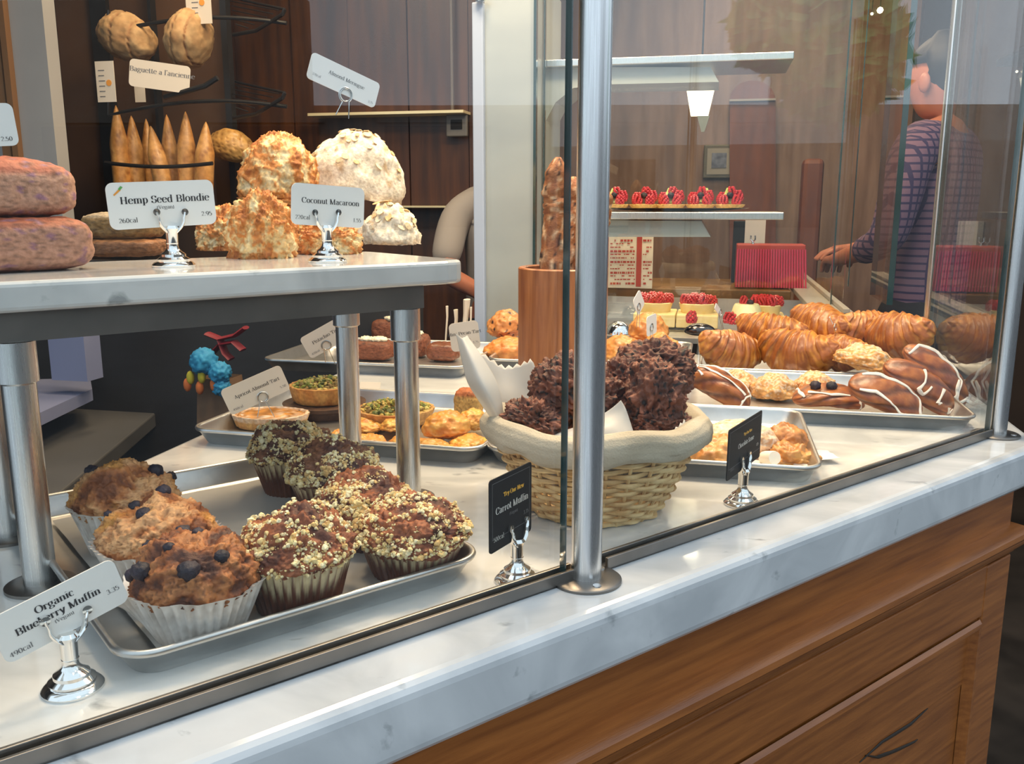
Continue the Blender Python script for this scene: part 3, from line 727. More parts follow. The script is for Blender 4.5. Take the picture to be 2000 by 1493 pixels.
sign('white price card reading Apricot Almond Tart tilted on a wire pick', ba, math.radians(66), ((429, 764), (546, 712), (568, 761), (452, 812)), CARDW,
     [('Apricot Almond Tart', .175, .03, .0, W1, .9, 'c'), ('450cal', .13, -.44, -.38, G1, .8, 'l'), ('5.50', .13, .46, -.32, G1, .8, 'r')], holder='pick', prongs=((503, 815), (536, 815)), mid=(513, 776))
sign('cream price card reading Pistachio Tart half hidden behind the shelf leg', at(650, 705, .09), math.radians(70), ((580, 664), (668, 616), (690, 655), (612, 700)), CARDW,
     [('Pistachio Tart', .2, .0, .0, W1, .9, 'c'), ('420cal', .13, -.44, -.38, G1, .8, 'l')], holder='pick', prongs=((636, 708), (655, 712)), mid=(637, 675))
sign('cream price card reading Mini Pecan Tart behind the paper in the basket', atY(908, 655, 1.5), math.radians(77.4), ((877, 633), (934, 625), (938, 680), (881, 689)), CARDW,
     [('Mini Pecan Tart', .16, .0, .06, W1, .9, 'c'), ('3.25', .12, .44, -.3, G1, .8, 'r')], holder='pick', prongs=((905, 700), (915, 700)), mid=(910, 668))
sign('black price card reading Carrot Muffin on a chrome foot beside the muffin tray', at(1010, 1135), math.radians(31.5), ((948, 942), (1030, 909), (1047, 1028), (966, 1083)), BLACKCARD,
     [('Try Our New', .085, .06, .20, Y1, 2, 'c'), ('Carrot Muffin', .13, .02, .0, B1, 1.1, 'c'), ('(Vegan)', .06, .05, -.1, G1, 1, 'c'), ('500cal', .09, -.42, -.36, B1, .6, 'l'), ('3.35', .08, .42, -.2, G1, 1, 'r')], frame=True)
sign('black price card reading Chocolate Scone on a chrome foot beside the wicker basket', at(1449, 985), math.radians(32), ((1428, 839), (1491, 801), (1483, 893), (1417, 944)), BLACKCARD,
     [('Try Our New', .085, .06, .20, Y1, 2, 'c'), ('Chocolate Scone', .13, .02, .0, B1, 1.1, 'c'), ('3.25', .08, .42, -.2, B1, 1, 'r'), ('400cal', .08, -.42, -.36, G1, .6, 'l')], frame=True)
sign('white price card cut off at the left edge of the marble shelf', at(-60, 545, SZ), math.radians(52), ((-180, 205), (26, 200), (36, 285), (-175, 292)), CARD,
     [('2.50', .145, .44, -.38, W1, .8, 'r')])
# ---------------------------------------------------------------- more baked goods
def rv(seed): random.seed(seed)
def macaroon(base, R, H, label, seed, tilt=(0, 0)):
    def f(n):
        up = n.z; k = fbm(n, 3.2, seed, 5); k2 = fbm(n, 11, seed + 1, 4)
        r = R * (1 - .30 * max(0, up) ** 2.2) if up > 0 else R * (1 - .12 * up * up)
        z = H * (.35 + .65 * up) if up > 0 else H * .35 * (1 + max(-1, up * 2.2))
        h = math.sqrt(max(0, 1 - up * up)) if up > 0 else min(1, math.sqrt(max(0, 1 - up * up)) * 1.4)
        p = Vector((n.x / max(1e-6, math.hypot(n.x, n.y)) * r * h, n.y / max(1e-6, math.hypot(n.x, n.y)) * r * h, z))
        d = .0065 * k + .0036 * k2 + .0018 * nz(n, 34, seed)
        p += n * d
        if p.z < 0: p.z = 0
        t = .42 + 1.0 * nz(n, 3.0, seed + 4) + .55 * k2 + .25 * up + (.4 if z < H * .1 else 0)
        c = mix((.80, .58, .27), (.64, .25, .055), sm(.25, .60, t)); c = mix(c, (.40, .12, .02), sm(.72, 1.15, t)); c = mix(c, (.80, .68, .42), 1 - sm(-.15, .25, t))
        return p, c
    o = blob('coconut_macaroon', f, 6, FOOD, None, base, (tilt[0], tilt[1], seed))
    return tag(o, label, 'macaroon', 'coconut macaroons heaped on the marble shelf')
def meringue(base, rx, ry, H, label, seed, rot=(0, 0, 0), flat=0):
    m = empty('almond_meringue', base, rot, label, 'meringue', 'almond meringues on the marble shelf')
    def shp(n):
        up = n.z; k = fbm(n, 2.4, seed, 4)
        z = H * max(up, -.16 * (1 - .5 * flat)) 
        s = 1 if up > 0 else 1 - .22 * min(1, -up * 1.4) ** 2
        p = Vector((n.x * rx * s, n.y * ry * s, z + H * .16)) + n * (.008 * k + .0022 * fbm(n, 9, seed, 4)) * (1 if up > -.3 else .3)
        t = nz(n, 4, seed + 2) + .4 * nz(n, 12, seed)
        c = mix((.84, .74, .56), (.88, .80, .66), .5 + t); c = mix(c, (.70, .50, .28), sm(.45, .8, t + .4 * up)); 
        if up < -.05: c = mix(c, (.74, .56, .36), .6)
        return p, c
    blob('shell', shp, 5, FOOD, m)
    rr = random.Random(seed); mb = MB()
    for i in range(46):
        th = math.acos(1 - rr.random() ** 1.5 * .7); ph = rr.random() * 6.283
        n = Vector((math.sin(th) * math.cos(ph), math.sin(th) * math.sin(ph), math.cos(th))); p, _ = shp(n)
        Mx = Matrix.Translation(p + n * .001) @ n.to_track_quat('Z', 'Y').to_matrix().to_4x4() @ Matrix.Rotation(rr.random() * 6, 4, 'Z') @ Matrix.Rotation(rr.uniform(-.5, .5), 4, 'X')
        s = rr.uniform(.0045, .0085); pts = [(s * math.cos(a * PI / 4), s * .68 * math.sin(a * PI / 4)) for a in range(8)]
        c = rr.choice([(.82, .66, .40), (.86, .74, .52), (.74, .50, .24)]); mb.prism(pts, 0, .0009, Mx, c)
    o = mb.build('almond_flakes', FOOD, m, smooth=False)
    return m
def bread_block(name, base, sx, sy, sz, label, cat, seed, rz=0, top=(.45, .2, .08), side=(.55, .36, .18), r=.22, group=None, dome=.0, mat=None, spots=None):
    def f(n):
        e = 4.0; q = (abs(n.x) ** e + abs(n.y) ** e + abs(n.z) ** e) ** (-1 / e)
        p = Vector((n.x * q * sx, n.y * q * sy, n.z * q * sz + sz)); k = fbm(p, 90, seed, 4); p = p + n * (.0016 * k + .0007 * fbm(p, 420, seed, 2))
        if n.z > 0: p.z += dome * (1 - (n.x * q) ** 2) * (1 - (n.y * q) ** 2)
        p.z = max(0, p.z)
        t = sm(.5, .75, n.z * q) if n.z > 0 else sm(.75, .95, -n.z * q)
        c = mix(side, top, t); c = mix(c, tuple(x * .55 for x in c), sm(.15, .4, nz(p, 380, seed)))
        if spots and nz(p, 130, seed + 6) > .36: c = spots
        return p, c
    o = blob(name, f, 5, mat or FOOD, None, base, (0, 0, rz)); return tag(o, label, cat, group)
def croissant(center, L, R, label, seed, rz=0, rx=0, ry=0, bend=.9, group='croissants heaped on the back right tray', sugar=False, mat=None):
    random.seed(seed)
    def f(i, j):
        t = i * 2 - 1; a = t * bend
        rad = L / (2 * bend) if bend > .01 else 1
        C = Vector((rad * math.sin(a), rad * (1 - math.cos(a)) - .0, 0)); T = Vector((math.cos(a), math.sin(a), 0)); Nn = Vector((-math.sin(a), math.cos(a), 0))
        seg = 9; ph = abs(t) * seg / 2 + .15 * math.sin(2 * PI * j + seed); fr = ph - math.floor(ph)
        env = (1 - abs(t) ** 2.3) ** .75 * .92 + .07
        r = R * env * (1 - .13 * fr) + R * .02
        v = 2 * PI * j; q = Vector((math.cos(v), math.sin(v) * .9, 0))
        k = .05 * R * 2 * nz((t * 4, q.x * 1.5, q.y * 1.5), 1.3, seed) + .10 * R * nz((t * 14, q.x * 3, q.y * 3), 1, seed + 3) * .5
        p = C + Nn * ((r + k) * q.x) + Vector((0, 0, (r + k) * q.y))
        st = nz((t * 15, q.x * 1.2 + t * 3, q.y * 1.2), 1.4, seed + 8)
        tone = .5 - .55 * (fr - .5) + .6 * st + .3 * q.y
        c = mix((.55, .235, .038), (.31, .092, .012), sm(.35, .85, tone)); c = mix(c, (.70, .40, .11), 1 - sm(-.05, .3, tone))
        if sugar: c = mix(c, (.72, .60, .44), .6 * sm(.0, .5, nz((t * 8, q.x * 4, q.y * 4), 2, seed) + .5 * q.y))
        return p, c
    o = surf('croissant', f, 90, 40, mat or FOODG, None, loc=center, rot=(rx, ry, rz)); return tag(o, label, 'croissant', group)
def swirl_roll(center, L, Rw, Rh, label, seed, rot, icing, group='iced cinnamon pastries on the right tray', berries=0, name='iced_pastry'):
    """long flat oval pastry with piped icing lines"""
    m = empty(name, center, rot, label, 'pastry', group)
    def S_(i, j, lift=0):
        t = i * 2 - 1; env = (1 - abs(t) ** 3.2) ** .5 if abs(t) < 1 else 0; env = env * .96 + .04
        v = 2 * PI * j; cx, cz = math.cos(v), math.sin(v)
        e = .75; cx = math.copysign(abs(cx) ** e, cx); cz = math.copysign(abs(cz) ** e, cz)
        gr = 1 - .10 * abs(math.sin(PI * (j * 2 * 3 + t * 1.2))) ** 6
        k = 1 + .05 * nz((t * 3, cx, cz), 1.5, seed)
        return Vector((t * L / 2, cx * (Rw * env * k * gr + lift), cz * (Rh * env * k * gr + lift) + .012 * (1 - t * t)))
    def f(i, j):
        p = S_(i, j); t = nz((i * 9, math.cos(6.28 * j) * 2, math.sin(6.28 * j) * 2), 1.2, seed)
        g_ = abs(math.sin(PI * (j * 6 + (i * 2 - 1) * 1.2))) ** 6
        c = mix((.22, .05, .010), (.42, .14, .026), .5 + t); c = mix(c, (.06, .015, .008), .8 * g_)
        return p, c
    surf('pastry', f, 60, 48, FOODG, m)
    for line in icing:
        mb = MB(); pts = []
        for a in range(len(line) - 1):
            for k in range(8):
                s = k / 8; i = lerp(line[a][0], line[a + 1][0], s); j = lerp(line[a][1], line[a + 1][1], s)
                pts.append(S_(max(.01, min(.99, i)), j, .0008))
        if len(pts) > 2:
            mb.tube(pts, lambda t: .0026 + .0009 * math.sin(t * 9 + seed), 8, flat=.6).build('icing', ICING, m, smooth=True)
    for k in range(berries):
        p = S_(.3 + .22 * k, .25, .004); blueberry(m, p, .009, seed + k)
    return m
def bun(center, R, H, label, seed, group=None, cols=((.48, .19, .04), (.60, .32, .10)), sugar=0, rot=(0, 0, 0), name='sugared_bun', cat='pastry', mat=None, ry=1, lump=.006, sub=5, spots=None, low=.25):
    def f(n):
        k = fbm(n, 2.0, seed, 4); up = n.z
        p = Vector((n.x * R, n.y * R * ry, H * up if up > 0 else H * low * up)) + n * (lump * k + .0008 * fbm(n, 18, seed, 3)); p.z += H * low
        t = .5 + nz(n, 2.2, seed + 1) + .3 * nz(n, 9, seed); c = mix(cols[0], cols[1], t)
        if sugar and nz(n, 40, seed + 3) + .5 * up > .32: c = mix(c, (.78, .68, .54), sugar)
        if spots and nz(n, 5, seed + 9) > .42: c = spots
        return p, c
    return tag(blob(name, f, sub, mat or FOOD, None, center, rot), label, cat, group)
def mixed_nuts(parent, c, R, n, seed, cols, name='pistachio_topping', h=.012, size=(.0022, .0045), ry=1):
    mb = MB(); rr = random.Random(seed); vs0, fs0 = ico(1)
    for i in range(n):
        a = rr.random() * 6.283; q = R * math.sqrt(rr.random()); z = h * (1 - (q / R) ** 2) * rr.uniform(.5, 1.1)
        s = rr.uniform(*size); Mx = Matrix.Translation(Vector(c) + Vector((q * math.cos(a), q * math.sin(a) * ry, z))) @ Matrix.Rotation(rr.random() * 6, 4, Vector((rr.random(), rr.random(), rr.random() + .1)).normalized())
        mb.add([Vector((v.x * s * 1.4, v.y * s, v.z * s * .7)) for v in vs0], fs0, Mx, rr.choice(cols))
    return mb.build(name, FOOD, parent)
NUTS = [(.22, .25, .03), (.38, .36, .06), (.5, .44, .12), (.12, .14, .03), (.6, .42, .1), (.30, .2, .06)]
def tart(center, R, H, label, seed, fill=(.55, .28, .06), group=None, rz=0, ry=1, nuts=0, powder=False, name='fruit_tart', crust=((.62, .36, .12), (.50, .22, .06))):
    m = empty(name, center, (0, 0, rz), label, 'tart', group)
    def f(i, j):
        a = 2 * PI * j; prof = [(R * .0, .001), (R * .84, .001), (R * .9, .004), (R, H * .9), (R * 1.01, H), (R * .95, H * 1.02), (R * .9, H * .86)]
        q = i * (len(prof) - 1); k = min(int(q), len(prof) - 2); t = q - k; r = lerp(prof[k][0], prof[k + 1][0], t); z = lerp(prof[k][1], prof[k + 1][1], t)
        if i > .25: r += R * .02 * math.cos(a * 22) + R * .04 * nz((math.cos(a) * 2, math.sin(a) * 2, i), 1, seed)
        c = mix(crust[0], crust[1], .5 + nz((math.cos(a) * 3, math.sin(a) * 3, z * 40), 1.5, seed))
        if powder and i > .45: c = mix(c, (.80, .72, .62), .5 + .6 * nz((math.cos(a) * 9, math.sin(a) * 9, i * 4), 1, seed))
        return Vector((r * math.cos(a), r * math.sin(a) * ry, z)), c
    surf('crust', f, 24, 88, FOOD, m, cap=False)
    def g_(n):
        k = fbm(n, 3.5, seed, 4); c = mix(fill, tuple(x * .5 for x in fill), .5 + 1.2 * nz(n, 4, seed + 5))
        if powder: c = mix(c, (.78, .66, .52), .7 * sm(.05, .4, nz(n, 6, seed + 8)))
        return Vector((n.x * R * .92, n.y * R * .92 * ry, H * .84 + max(0, n.z) * H * .25 + .003 * k)), c
    blob('filling', g_, 4, FOODG, m)
    if nuts: mixed_nuts(m, (0, 0, H * .95), R * .9, nuts, seed, NUTS, ry=ry)
    return m
def raspberry_mesh():
    mb = MB(); vs0, fs0 = ico(1)
    for r_ in range(6):
        z = r_ / 5; q = .0062 * math.sin(PI * (.18 + .8 * (1 - z) * .62 + .0)) ; nn = max(3, int(9 - r_ * 1.2))
        for k in range(nn):
            a = 2 * PI * (k + .5 * (r_ % 2)) / nn
            mb.add([v * .0027 for v in vs0], fs0, Matrix.Translation((q * math.cos(a), q * math.sin(a), z * .013)))
    return mb
RASP = material('raspberry', (.42, .012, .02), (.6, .03, .04), scale=60, rough=.35, coat=.4)
_rasp = None
def raspberry(parent, loc, s=1.0, top=None):
    global _rasp
    if _rasp is None:
        _rasp = raspberry_mesh().build('raspberry', RASP, parent, smooth=True); o = _rasp
    else:
        o = _rasp.copy(); COL.objects.link(o); o.parent = parent
    o.location = loc; o.scale = (s, s, s); o.rotation_euler = (0, 0, random.random() * 6); return o
# ================================================================ goods on the raised shelf
def shp(u, v): return uv(u, v, SZ + .0005)
def from_px(px, py, z): p = at(px, py, z); return p
b1 = at(515, 500, SZ)
macaroon(at(514, 503, SZ), .0400, .080, 'front coconut macaroon with browned tips standing beside the macaroon price card', 3)
macaroon(at(437, 488, SZ), .0350, .062, 'left coconut macaroon half hidden behind the front one', 8)
macaroon(at(645, 495, SZ), .0400, .045, 'low coconut macaroon behind the Coconut Macaroon price card', 12)
macaroon(at(560, 472, SZ), .0420, .066, 'rear coconut macaroon underneath the top one', 15)
p = at(545, 478, SZ)
macaroon(Vector((p.x, p.y, SZ + .064)), .0600, .112, 'largest coconut macaroon on top of the heap', 21, tilt=(.15, .1))
bl = at(765, 476, SZ)
meringue(bl, .045, .045, .054, 'lower right almond meringue standing on the shelf', 5, (0, 0, .3))
bl2 = at(668, 462, SZ)
meringue(bl2, .045, .042, .052, 'lower almond meringue hidden behind the macaroon card', 9)
pt = at(694, 470, SZ)
meringue(Vector((pt.x, pt.y, SZ + .074)), .084, .062, .098, 'top almond meringue, large and pale, tilted over the others with the price card in it', 14, (0, .16, .36))
GBL = 'seeded vegan blondies on the marble shelf'
p = at(248, 500, SZ)
bread_block('blondie', p, .047, .040, .011, 'lower seeded blondie slab on the marble behind the Hemp Seed Blondie card', 'cake', 31, rz=.2, top=(.30, .12, .035), side=(.22, .09, .03), group=GBL)
bread_block('blondie', Vector((p.x - .003, p.y + .004, SZ + .021)), .044, .036, .0165, 'upper seeded blondie square with a mottled grey top resting on the slab', 'cake', 33, rz=.1, top=(.42, .32, .2), side=(.26, .15, .05), group=GBL)
GCK = 'tea cake slices at the left end of the shelf'
p = at(45, 528, SZ)
bread_block('cake_slice', p, .062, .045, .026, 'lower tea cake slice with a pink crumb at the left end of the shelf', 'cake', 41, rz=GROT + .1, top=(.34, .10, .05), side=(.42, .22, .15), group=GCK, spots=(.25, .12, .16))
bread_block('cake_slice', Vector((p.x - .014, p.y + .004, SZ + .052)), .058, .044, .025, 'upper tea cake slice with a rounded brown crust stacked on the lower one', 'cake', 44, rz=GROT + .2, top=(.40, .11, .06), side=(.46, .26, .18), group=GCK, dome=.008, spots=(.28, .14, .2))
# ================================================================ tart tray on the left
tray(-.519, 1.312, .450, .330, 'baking tray with apricot and pistachio tarts behind the crumb muffins', rz=-.04)
GT = 'fruit tarts on the left tray'
def onz(px, py, z): return at(px, py, z)
q = at(528, 822, .012); tart(Vector((q.x, q.y, TZ)), .062, .022, 'oval apricot almond tart dusted with sugar below its price card', 3, fill=(.62, .26, .04), group=GT, rz=.1, ry=.72, powder=True, name='apricot_tart')
q = at(628, 768, .04); pl_ = empty('cake_stand', Vector((q.x, q.y + .01, .001)), label='low dark wicker stand under the tall pistachio tart', cat='stand')
MB().lathe([(.055, 0), (.058, .012), (.068, .016), (.070, .022), (.066, .023)], 40).build('stand_dish', material('dark_wicker', (.05, .022, .01), (.10, .045, .02), scale=90, rough=.6, bump=.4, bscale=200), pl_, smooth=True)
tart(Vector((q.x, q.y + .01, .024)), .056, .030, 'tall pistachio tart with green nuts on top, on the dark stand', 6, group='pistachio tarts', nuts=190, name='pistachio_tart', crust=((.62, .34, .09), (.46, .19, .04)), fill=(.4, .25, .06))
q = at(770, 800, .025); tart(Vector((q.x, q.y + .005, TZ)), .062, .024, 'flat pistachio tart behind the front right shelf leg', 9, group='pistachio tarts', nuts=240, name='pistachio_tart', fill=(.4, .25, .06))
GP = 'glazed apricot pastries on the left tray'
apri = [(712, 836, .030, .012, 'low apricot pastry at the left of the group beside the rear leg'), (775, 832, .028, .012, 'pale apricot pastry between the two shelf legs'), (720, 866, .032, .012, 'front apricot pastry between the two shelf legs'),
        (790, 872, .028, .012, 'apricot pastry directly behind the front right leg'), (872, 838, .038, .026, 'large leaning yellow apricot pastry right of the shelf leg'), (915, 868, .036, .012, 'front right apricot pastry at the tray rim'),
        (842, 875, .03, .012, 'small apricot pastry against the front rim'), (925, 826, .026, .02, 'orange apricot pastry touching the basket paper'), (672, 850, .026, .01, 'leftmost apricot pastry beside the sugared tart')]
for k, (px, py, R, H, lab) in enumerate(apri):
    z = TZ + (.0 if k not in (1, 4, 7) else .008); q = at(px, py, z + H * .5)
    bun(Vector((q.x, q.y, z)), R, H, lab, 50 + k, group=GP, cols=((.66, .24, .03), (.74, .46, .10)) if k % 2 else ((.72, .42, .10), (.62, .22, .03)), name='apricot_pastry', mat=FOODG, rot=(0, 0, k), ry=.8, lump=.004, low=.5)
q = at(915, 788, .03); bread_block('cake_wedge', Vector((q.x, q.y, .001)), .022, .02, .027, 'wedge of golden cake with a browned top beside the tall paper', 'cake', 71, top=(.42, .12, .03), side=(.60, .36, .10))
# small tray and card beyond
tray(-.30, 1.655, .15, .24, 'small tray corner showing behind the paper, between the two tart trays')
q = at(722, 757, .006); sgn = MB().box((-.02, -.001, 0), (.02, .001, .016)).build('fallen_card', CARDW, loc=(q.x, q.y, .001), rot=(-.5, 0, .1)); tag(sgn, 'small fallen cream card lying behind the pistachio tart', 'card')
# ================================================================ cake tray, back left
ta, tb = at(575, 703, .025), at(905, 718, .025)
tw = .45; cx = tb.x - tw / 2
tray(cx, tb.y + .165, tw, .33, 'baking tray of chocolate cakes with cream at the back left')
GCC = 'chocolate cakes topped with cream on the back left tray'
for k, (px, py, sx, sy, sz, lab) in enumerate([(722, 698, .050, .034, .022, 'left chocolate cake with dollops of cream behind the rear shelf leg'), (800, 692, .040, .034, .026, 'middle chocolate cake with cream behind the front shelf leg'),
                                     (862, 700, .036, .032, .020, 'right glossy chocolate cake behind the Mini Pecan Tart card'), (760, 665, .05, .03, .030, 'rear chocolate cake with nut cream on top')]):
    q = at(px, py, .01); e = empty('chocolate_cake', (q.x, q.y + .02, TZ), label=lab, cat='cake', group=GCC)
    o = bread_block('cake', (0, 0, 0), sx, sy, sz, None, None, 80 + k, top=(.16, .05, .02), side=(.24, .075, .03), mat=FOODG if k == 2 else FOOD); o.parent = e
    if k != 2:
        rr = random.Random(k)
        for j in range(5):
            s_ = rr.uniform(.009, .014)
            def fb(n, s_=s_, j=j): return Vector((n.x * s_ * 1.2, n.y * s_, n.z * s_ * .6)) + n * .003 * nz(n, 3, j), (.78, .72, .54)
            blob('cream_dollop', fb, 3, FOOD, e, (rr.uniform(-.6, .6) * sx, rr.uniform(-.6, .2) * sy, sz * 2 + .002))
# ================================================================ rear middle tray (behind basket and bamboo)
ra, rb_ = at(945, 702, .025), at(1350, 712, .025)
tray((ra.x + rb_.x) / 2, 1.84 + .165, rb_.x - ra.x - .012, .33, 'rear middle baking tray of golden pastries behind the bamboo holder')
GR = 'golden pastries on the rear middle tray'
for k, (px, py, z, R, H, lab, cols, sp) in enumerate([
    (985, 640, .05, .045, .045, 'orange raisin bun left of the bamboo holder', ((.52, .19, .05), (.62, .28, .08)), (.03, .012, .01)), (985, 688, .01, .05, .034, 'flat orange pastry under the raisin bun', ((.55, .17, .03), (.68, .3, .08)), None),
    (1215, 690, .012, .05, .04, 'golden pastry just right of the bamboo holder', ((.52, .2, .04), (.64, .34, .1)), None), (1285, 690, .012, .045, .045, 'golden pastry behind the chocolate scones', ((.54, .2, .04), (.66, .34, .1)), None),
    (1265, 648, .05, .045, .045, 'top golden pastry with a small white card in it', ((.56, .22, .05), (.62, .3, .08)), None)]):
    q = at(px, py, z + H * .4); bun(Vector((q.x, q.y + .02, TZ if z < .02 else z * .8)), R, H, lab, 90 + k, group=GR, cols=cols, name='golden_pastry', mat=FOODG, spots=sp, low=.5)
# ================================================================ danish tray
tray(-.075, 1.312, .44, .33, 'shallow baking tray of sugar dusted almond pastries right of the basket')
GD = 'almond pastries on the danish tray'
q = at(1445, 848, .03); bun(Vector((q.x, q.y, TZ)), .062, .036, 'almond pastry thickly dusted with icing sugar behind the Chocolate Scone card', 111, group=GD, cols=((.58, .30, .12), (.70, .5, .32)), sugar=.9, name='almond_pastry', ry=.85, rot=(0, 0, .3))
q = at(1400, 880, .02); bun(Vector((q.x, q.y, TZ)), .040, .030, 'glazed almond pastry left of the Chocolate Scone card', 113, group=GD, cols=((.5, .2, .04), (.66, .36, .12)), name='almond_pastry', mat=FOODG)
q = at(1535, 850, .03); bun(Vector((q.x, q.y, TZ)), .034, .034, 'folded golden pastry with a dark corner right of the Chocolate Scone card', 115, group=GD, cols=((.44, .15, .03), (.60, .28, .08)), name='almond_pastry', mat=FOODG, ry=.7)
q = at(1545, 893, .01); bun(Vector((q.x, q.y, TZ)), .034, .018, 'small broken golden pastry at the danish tray corner', 117, group=GD, cols=((.5, .2, .04), (.64, .34, .1)), name='almond_pastry', mat=FOODG, lump=.010)
q = at(1493, 892, .015); tag(MB().lathe([(.009, 0), (.0095, .004), (.0095, .024), (.009, .026)], 20).build('marzipan_stick', CREAM, smooth=True, loc=(q.x, q.y, TZ + .01), rot=(1.3, 0, .5)), 'stub of white marzipan lying on the danish tray', 'filling')
for k, (px, py, s, a) in enumerate([(1575, 888, .04, .4), (1510, 905, .05, -.2)]):
    q = at(px, py, .01); pm = MB(); pts = [(s * lerp(-1, 1, i / 6), s * .5 * lerp(-1, 1, j / 6), .004 + .006 * nz((i, j, k), .5, 4)) for i in range(7) for j in range(7)]
    pm.add(pts, [(i * 7 + j, (i + 1) * 7 + j, (i + 1) * 7 + j + 1, i * 7 + j + 1) for i in range(6) for j in range(6)]).build('baking_paper', PAPER, smooth=True, loc=(q.x, q.y, TZ), rot=(0, 0, a))
    tag(COL.objects[-1], ['scrap of baking paper in the right corner of the danish tray', 'scrap of baking paper under the broken pastry'][k], 'baking paper')
# ================================================================ long right tray of iced pastries
tray(.1845, 1.648, .457, .330, 'long baking tray of iced cinnamon pastries in the right corner')
q = at(1400, 768, .03)
zig = [(.06, .12), (.14, .3), (.22, .12), (.3, .32), (.4, .14), (.5, .32), (.6, .14), (.7, .32), (.8, .14), (.92, .3)]
swirl_roll(Vector((q.x, q.y + .01, .032)), .125, .030, .024, 'left iced pastry leaning towards the chocolate scones, laced with fine white icing', 5, (0, .42, -.35),
           [[(.05, .9), (.06, .15), (.12, .35), (.3, .45)], [(.1, .2), (.4, .22), (.7, .2), (.96, .12)], [(.15, .3), (.5, .33), (.95, .3)], [(.05, .1), (.03, .9), (.2, .85), (.3, .78)], [(.88, .2), (.93, .0), (.9, .85)]])
q = at(1618, 790, .015)
swirl_roll(Vector((q.x, q.y + .005, .020)), .120, .034, .014, 'flat iced pastry with dark blueberries at the front rim', 8, (.25, 0.02, .0),
           [[(.07, .1), (.09, .25), (.16, .4)], [(.13, .95), (.15, .75), (.2, .9)], [(.9, .3), (.8, .2), (.86, .0), (.95, .85)], [(.2, .3), (.5, .36), (.8, .32)]], berries=2)
q = at(1725, 775, .04)
swirl_roll(Vector((q.x, q.y - .015, .040)), .128, .031, .015, 'front leaning iced pastry of the three stacked in the corner', 12, (.85, .42, .05),
           [[(.12, .34), (.3, .30), (.5, .34), (.68, .42), (.84, .40)], [(.66, .44), (.76, .40), (.82, .44), (.76, .46), (.68, .42)], [(.1, .16), (.3, .12), (.6, .13), (.88, .16), (.95, .3), (.96, .42)]])
q = at(1798, 762, .05)
swirl_roll(Vector((q.x, q.y + .020, .050)), .138, .029, .015, 'middle leaning iced pastry of the three stacked in the corner', 15, (.9, .60, .05),
           [[(.40, .16), (.47, .26), (.44, .36), (.52, .40), (.57, .24)], [(.72, .22), (.73, .36), (.78, .32)], [(.90, .3), (.94, .4), (.96, .26)]])
q = at(1838, 745, .06)
swirl_roll(Vector((q.x + .004, q.y + .062, .058)), .146, .027, .014, 'rear leaning iced pastry of the three, outlined in white icing beside the corner post', 18, (.9, .72, .05),
           [[(.06, .36), (.10, .14), (.3, .10), (.55, .12), (.74, .2), (.82, .38), (.88, .42), (.95, .22)], [(.70, .22), (.78, .34), (.80, .44)], [(.95, .1), (.985, .3)]])
GS = 'sugared buns behind the iced pastries'
for k, (px, py, R, lab) in enumerate([(1440, 752, .040, 'left sugared bun half hidden by the laced pastry'), (1512, 760, .043, 'middle sugared bun, coarse sugar on a golden crust'), (1592, 755, .040, 'right sugared bun behind the flat iced pastry')]):
    q = at(px, py, .022); bun(Vector((q.x, q.y + .01, TZ)), R, .036, lab, 131 + k, group=GS, cols=((.52, .22, .05), (.66, .36, .12)), sugar=.55, lump=.005)
q = at(1690, 702, .055); bun(Vector((q.x, q.y + .02, .036)), .058, .034, 'almond croissant topped with chopped nuts above the stacked iced pastries', 141, cols=((.58, .25, .05), (.68, .38, .12)), sugar=.6, name='almond_croissant', ry=.7, rot=(0, .1, -.3), lump=.008, cat='croissant')
# ================================================================ croissant tray
ca = at(1368, 718, .025)
tray(ca.x + .2, 1.835 + .165, .40, .33, 'baking tray heaped with croissants at the back right')
CR = [ # px, py, Y, length, R, rz, rx, ry, bend, label
    (1428, 688, 1.93, .155, .036, .5, .25, .2, .8, 'front left croissant with its tip pointing right'),
    (1505, 652, 1.97, .150, .034, -.35, .3, .1, .7, 'glossy croissant on top at the left'),
    (1555, 690, 1.92, .175, .040, -.5, .35, .1, .8, 'front middle croissant with a shiny brown back'),
    (1600, 640, 2.02, .165, .040, -.95, .4, .1, .6, 'tallest croissant standing up at the back'),
    (1695, 650, 1.99, .150, .037, .2, .35, .0, .8, 'croissant leaning left behind the chopped nut one'),
    (1752, 658, 1.93, .150, .040, -.75, .3, -.1, .85, 'right croissant with a pale torn side next to the thin post'),
    (1640, 690, 1.92, .13, .030, -.8, .3, .0, .7, 'small croissant between the front and right ones')]
for k, (px, py, Y, L_, R_, rz, rx, ry, bd, lab) in enumerate(CR):
    q = atY(px, py, Y); croissant(q, L_ * 1.08, R_ * 1.28, lab, 200 + k, rz=rz, rx=rx + PI * .38, ry=ry, bend=bd)
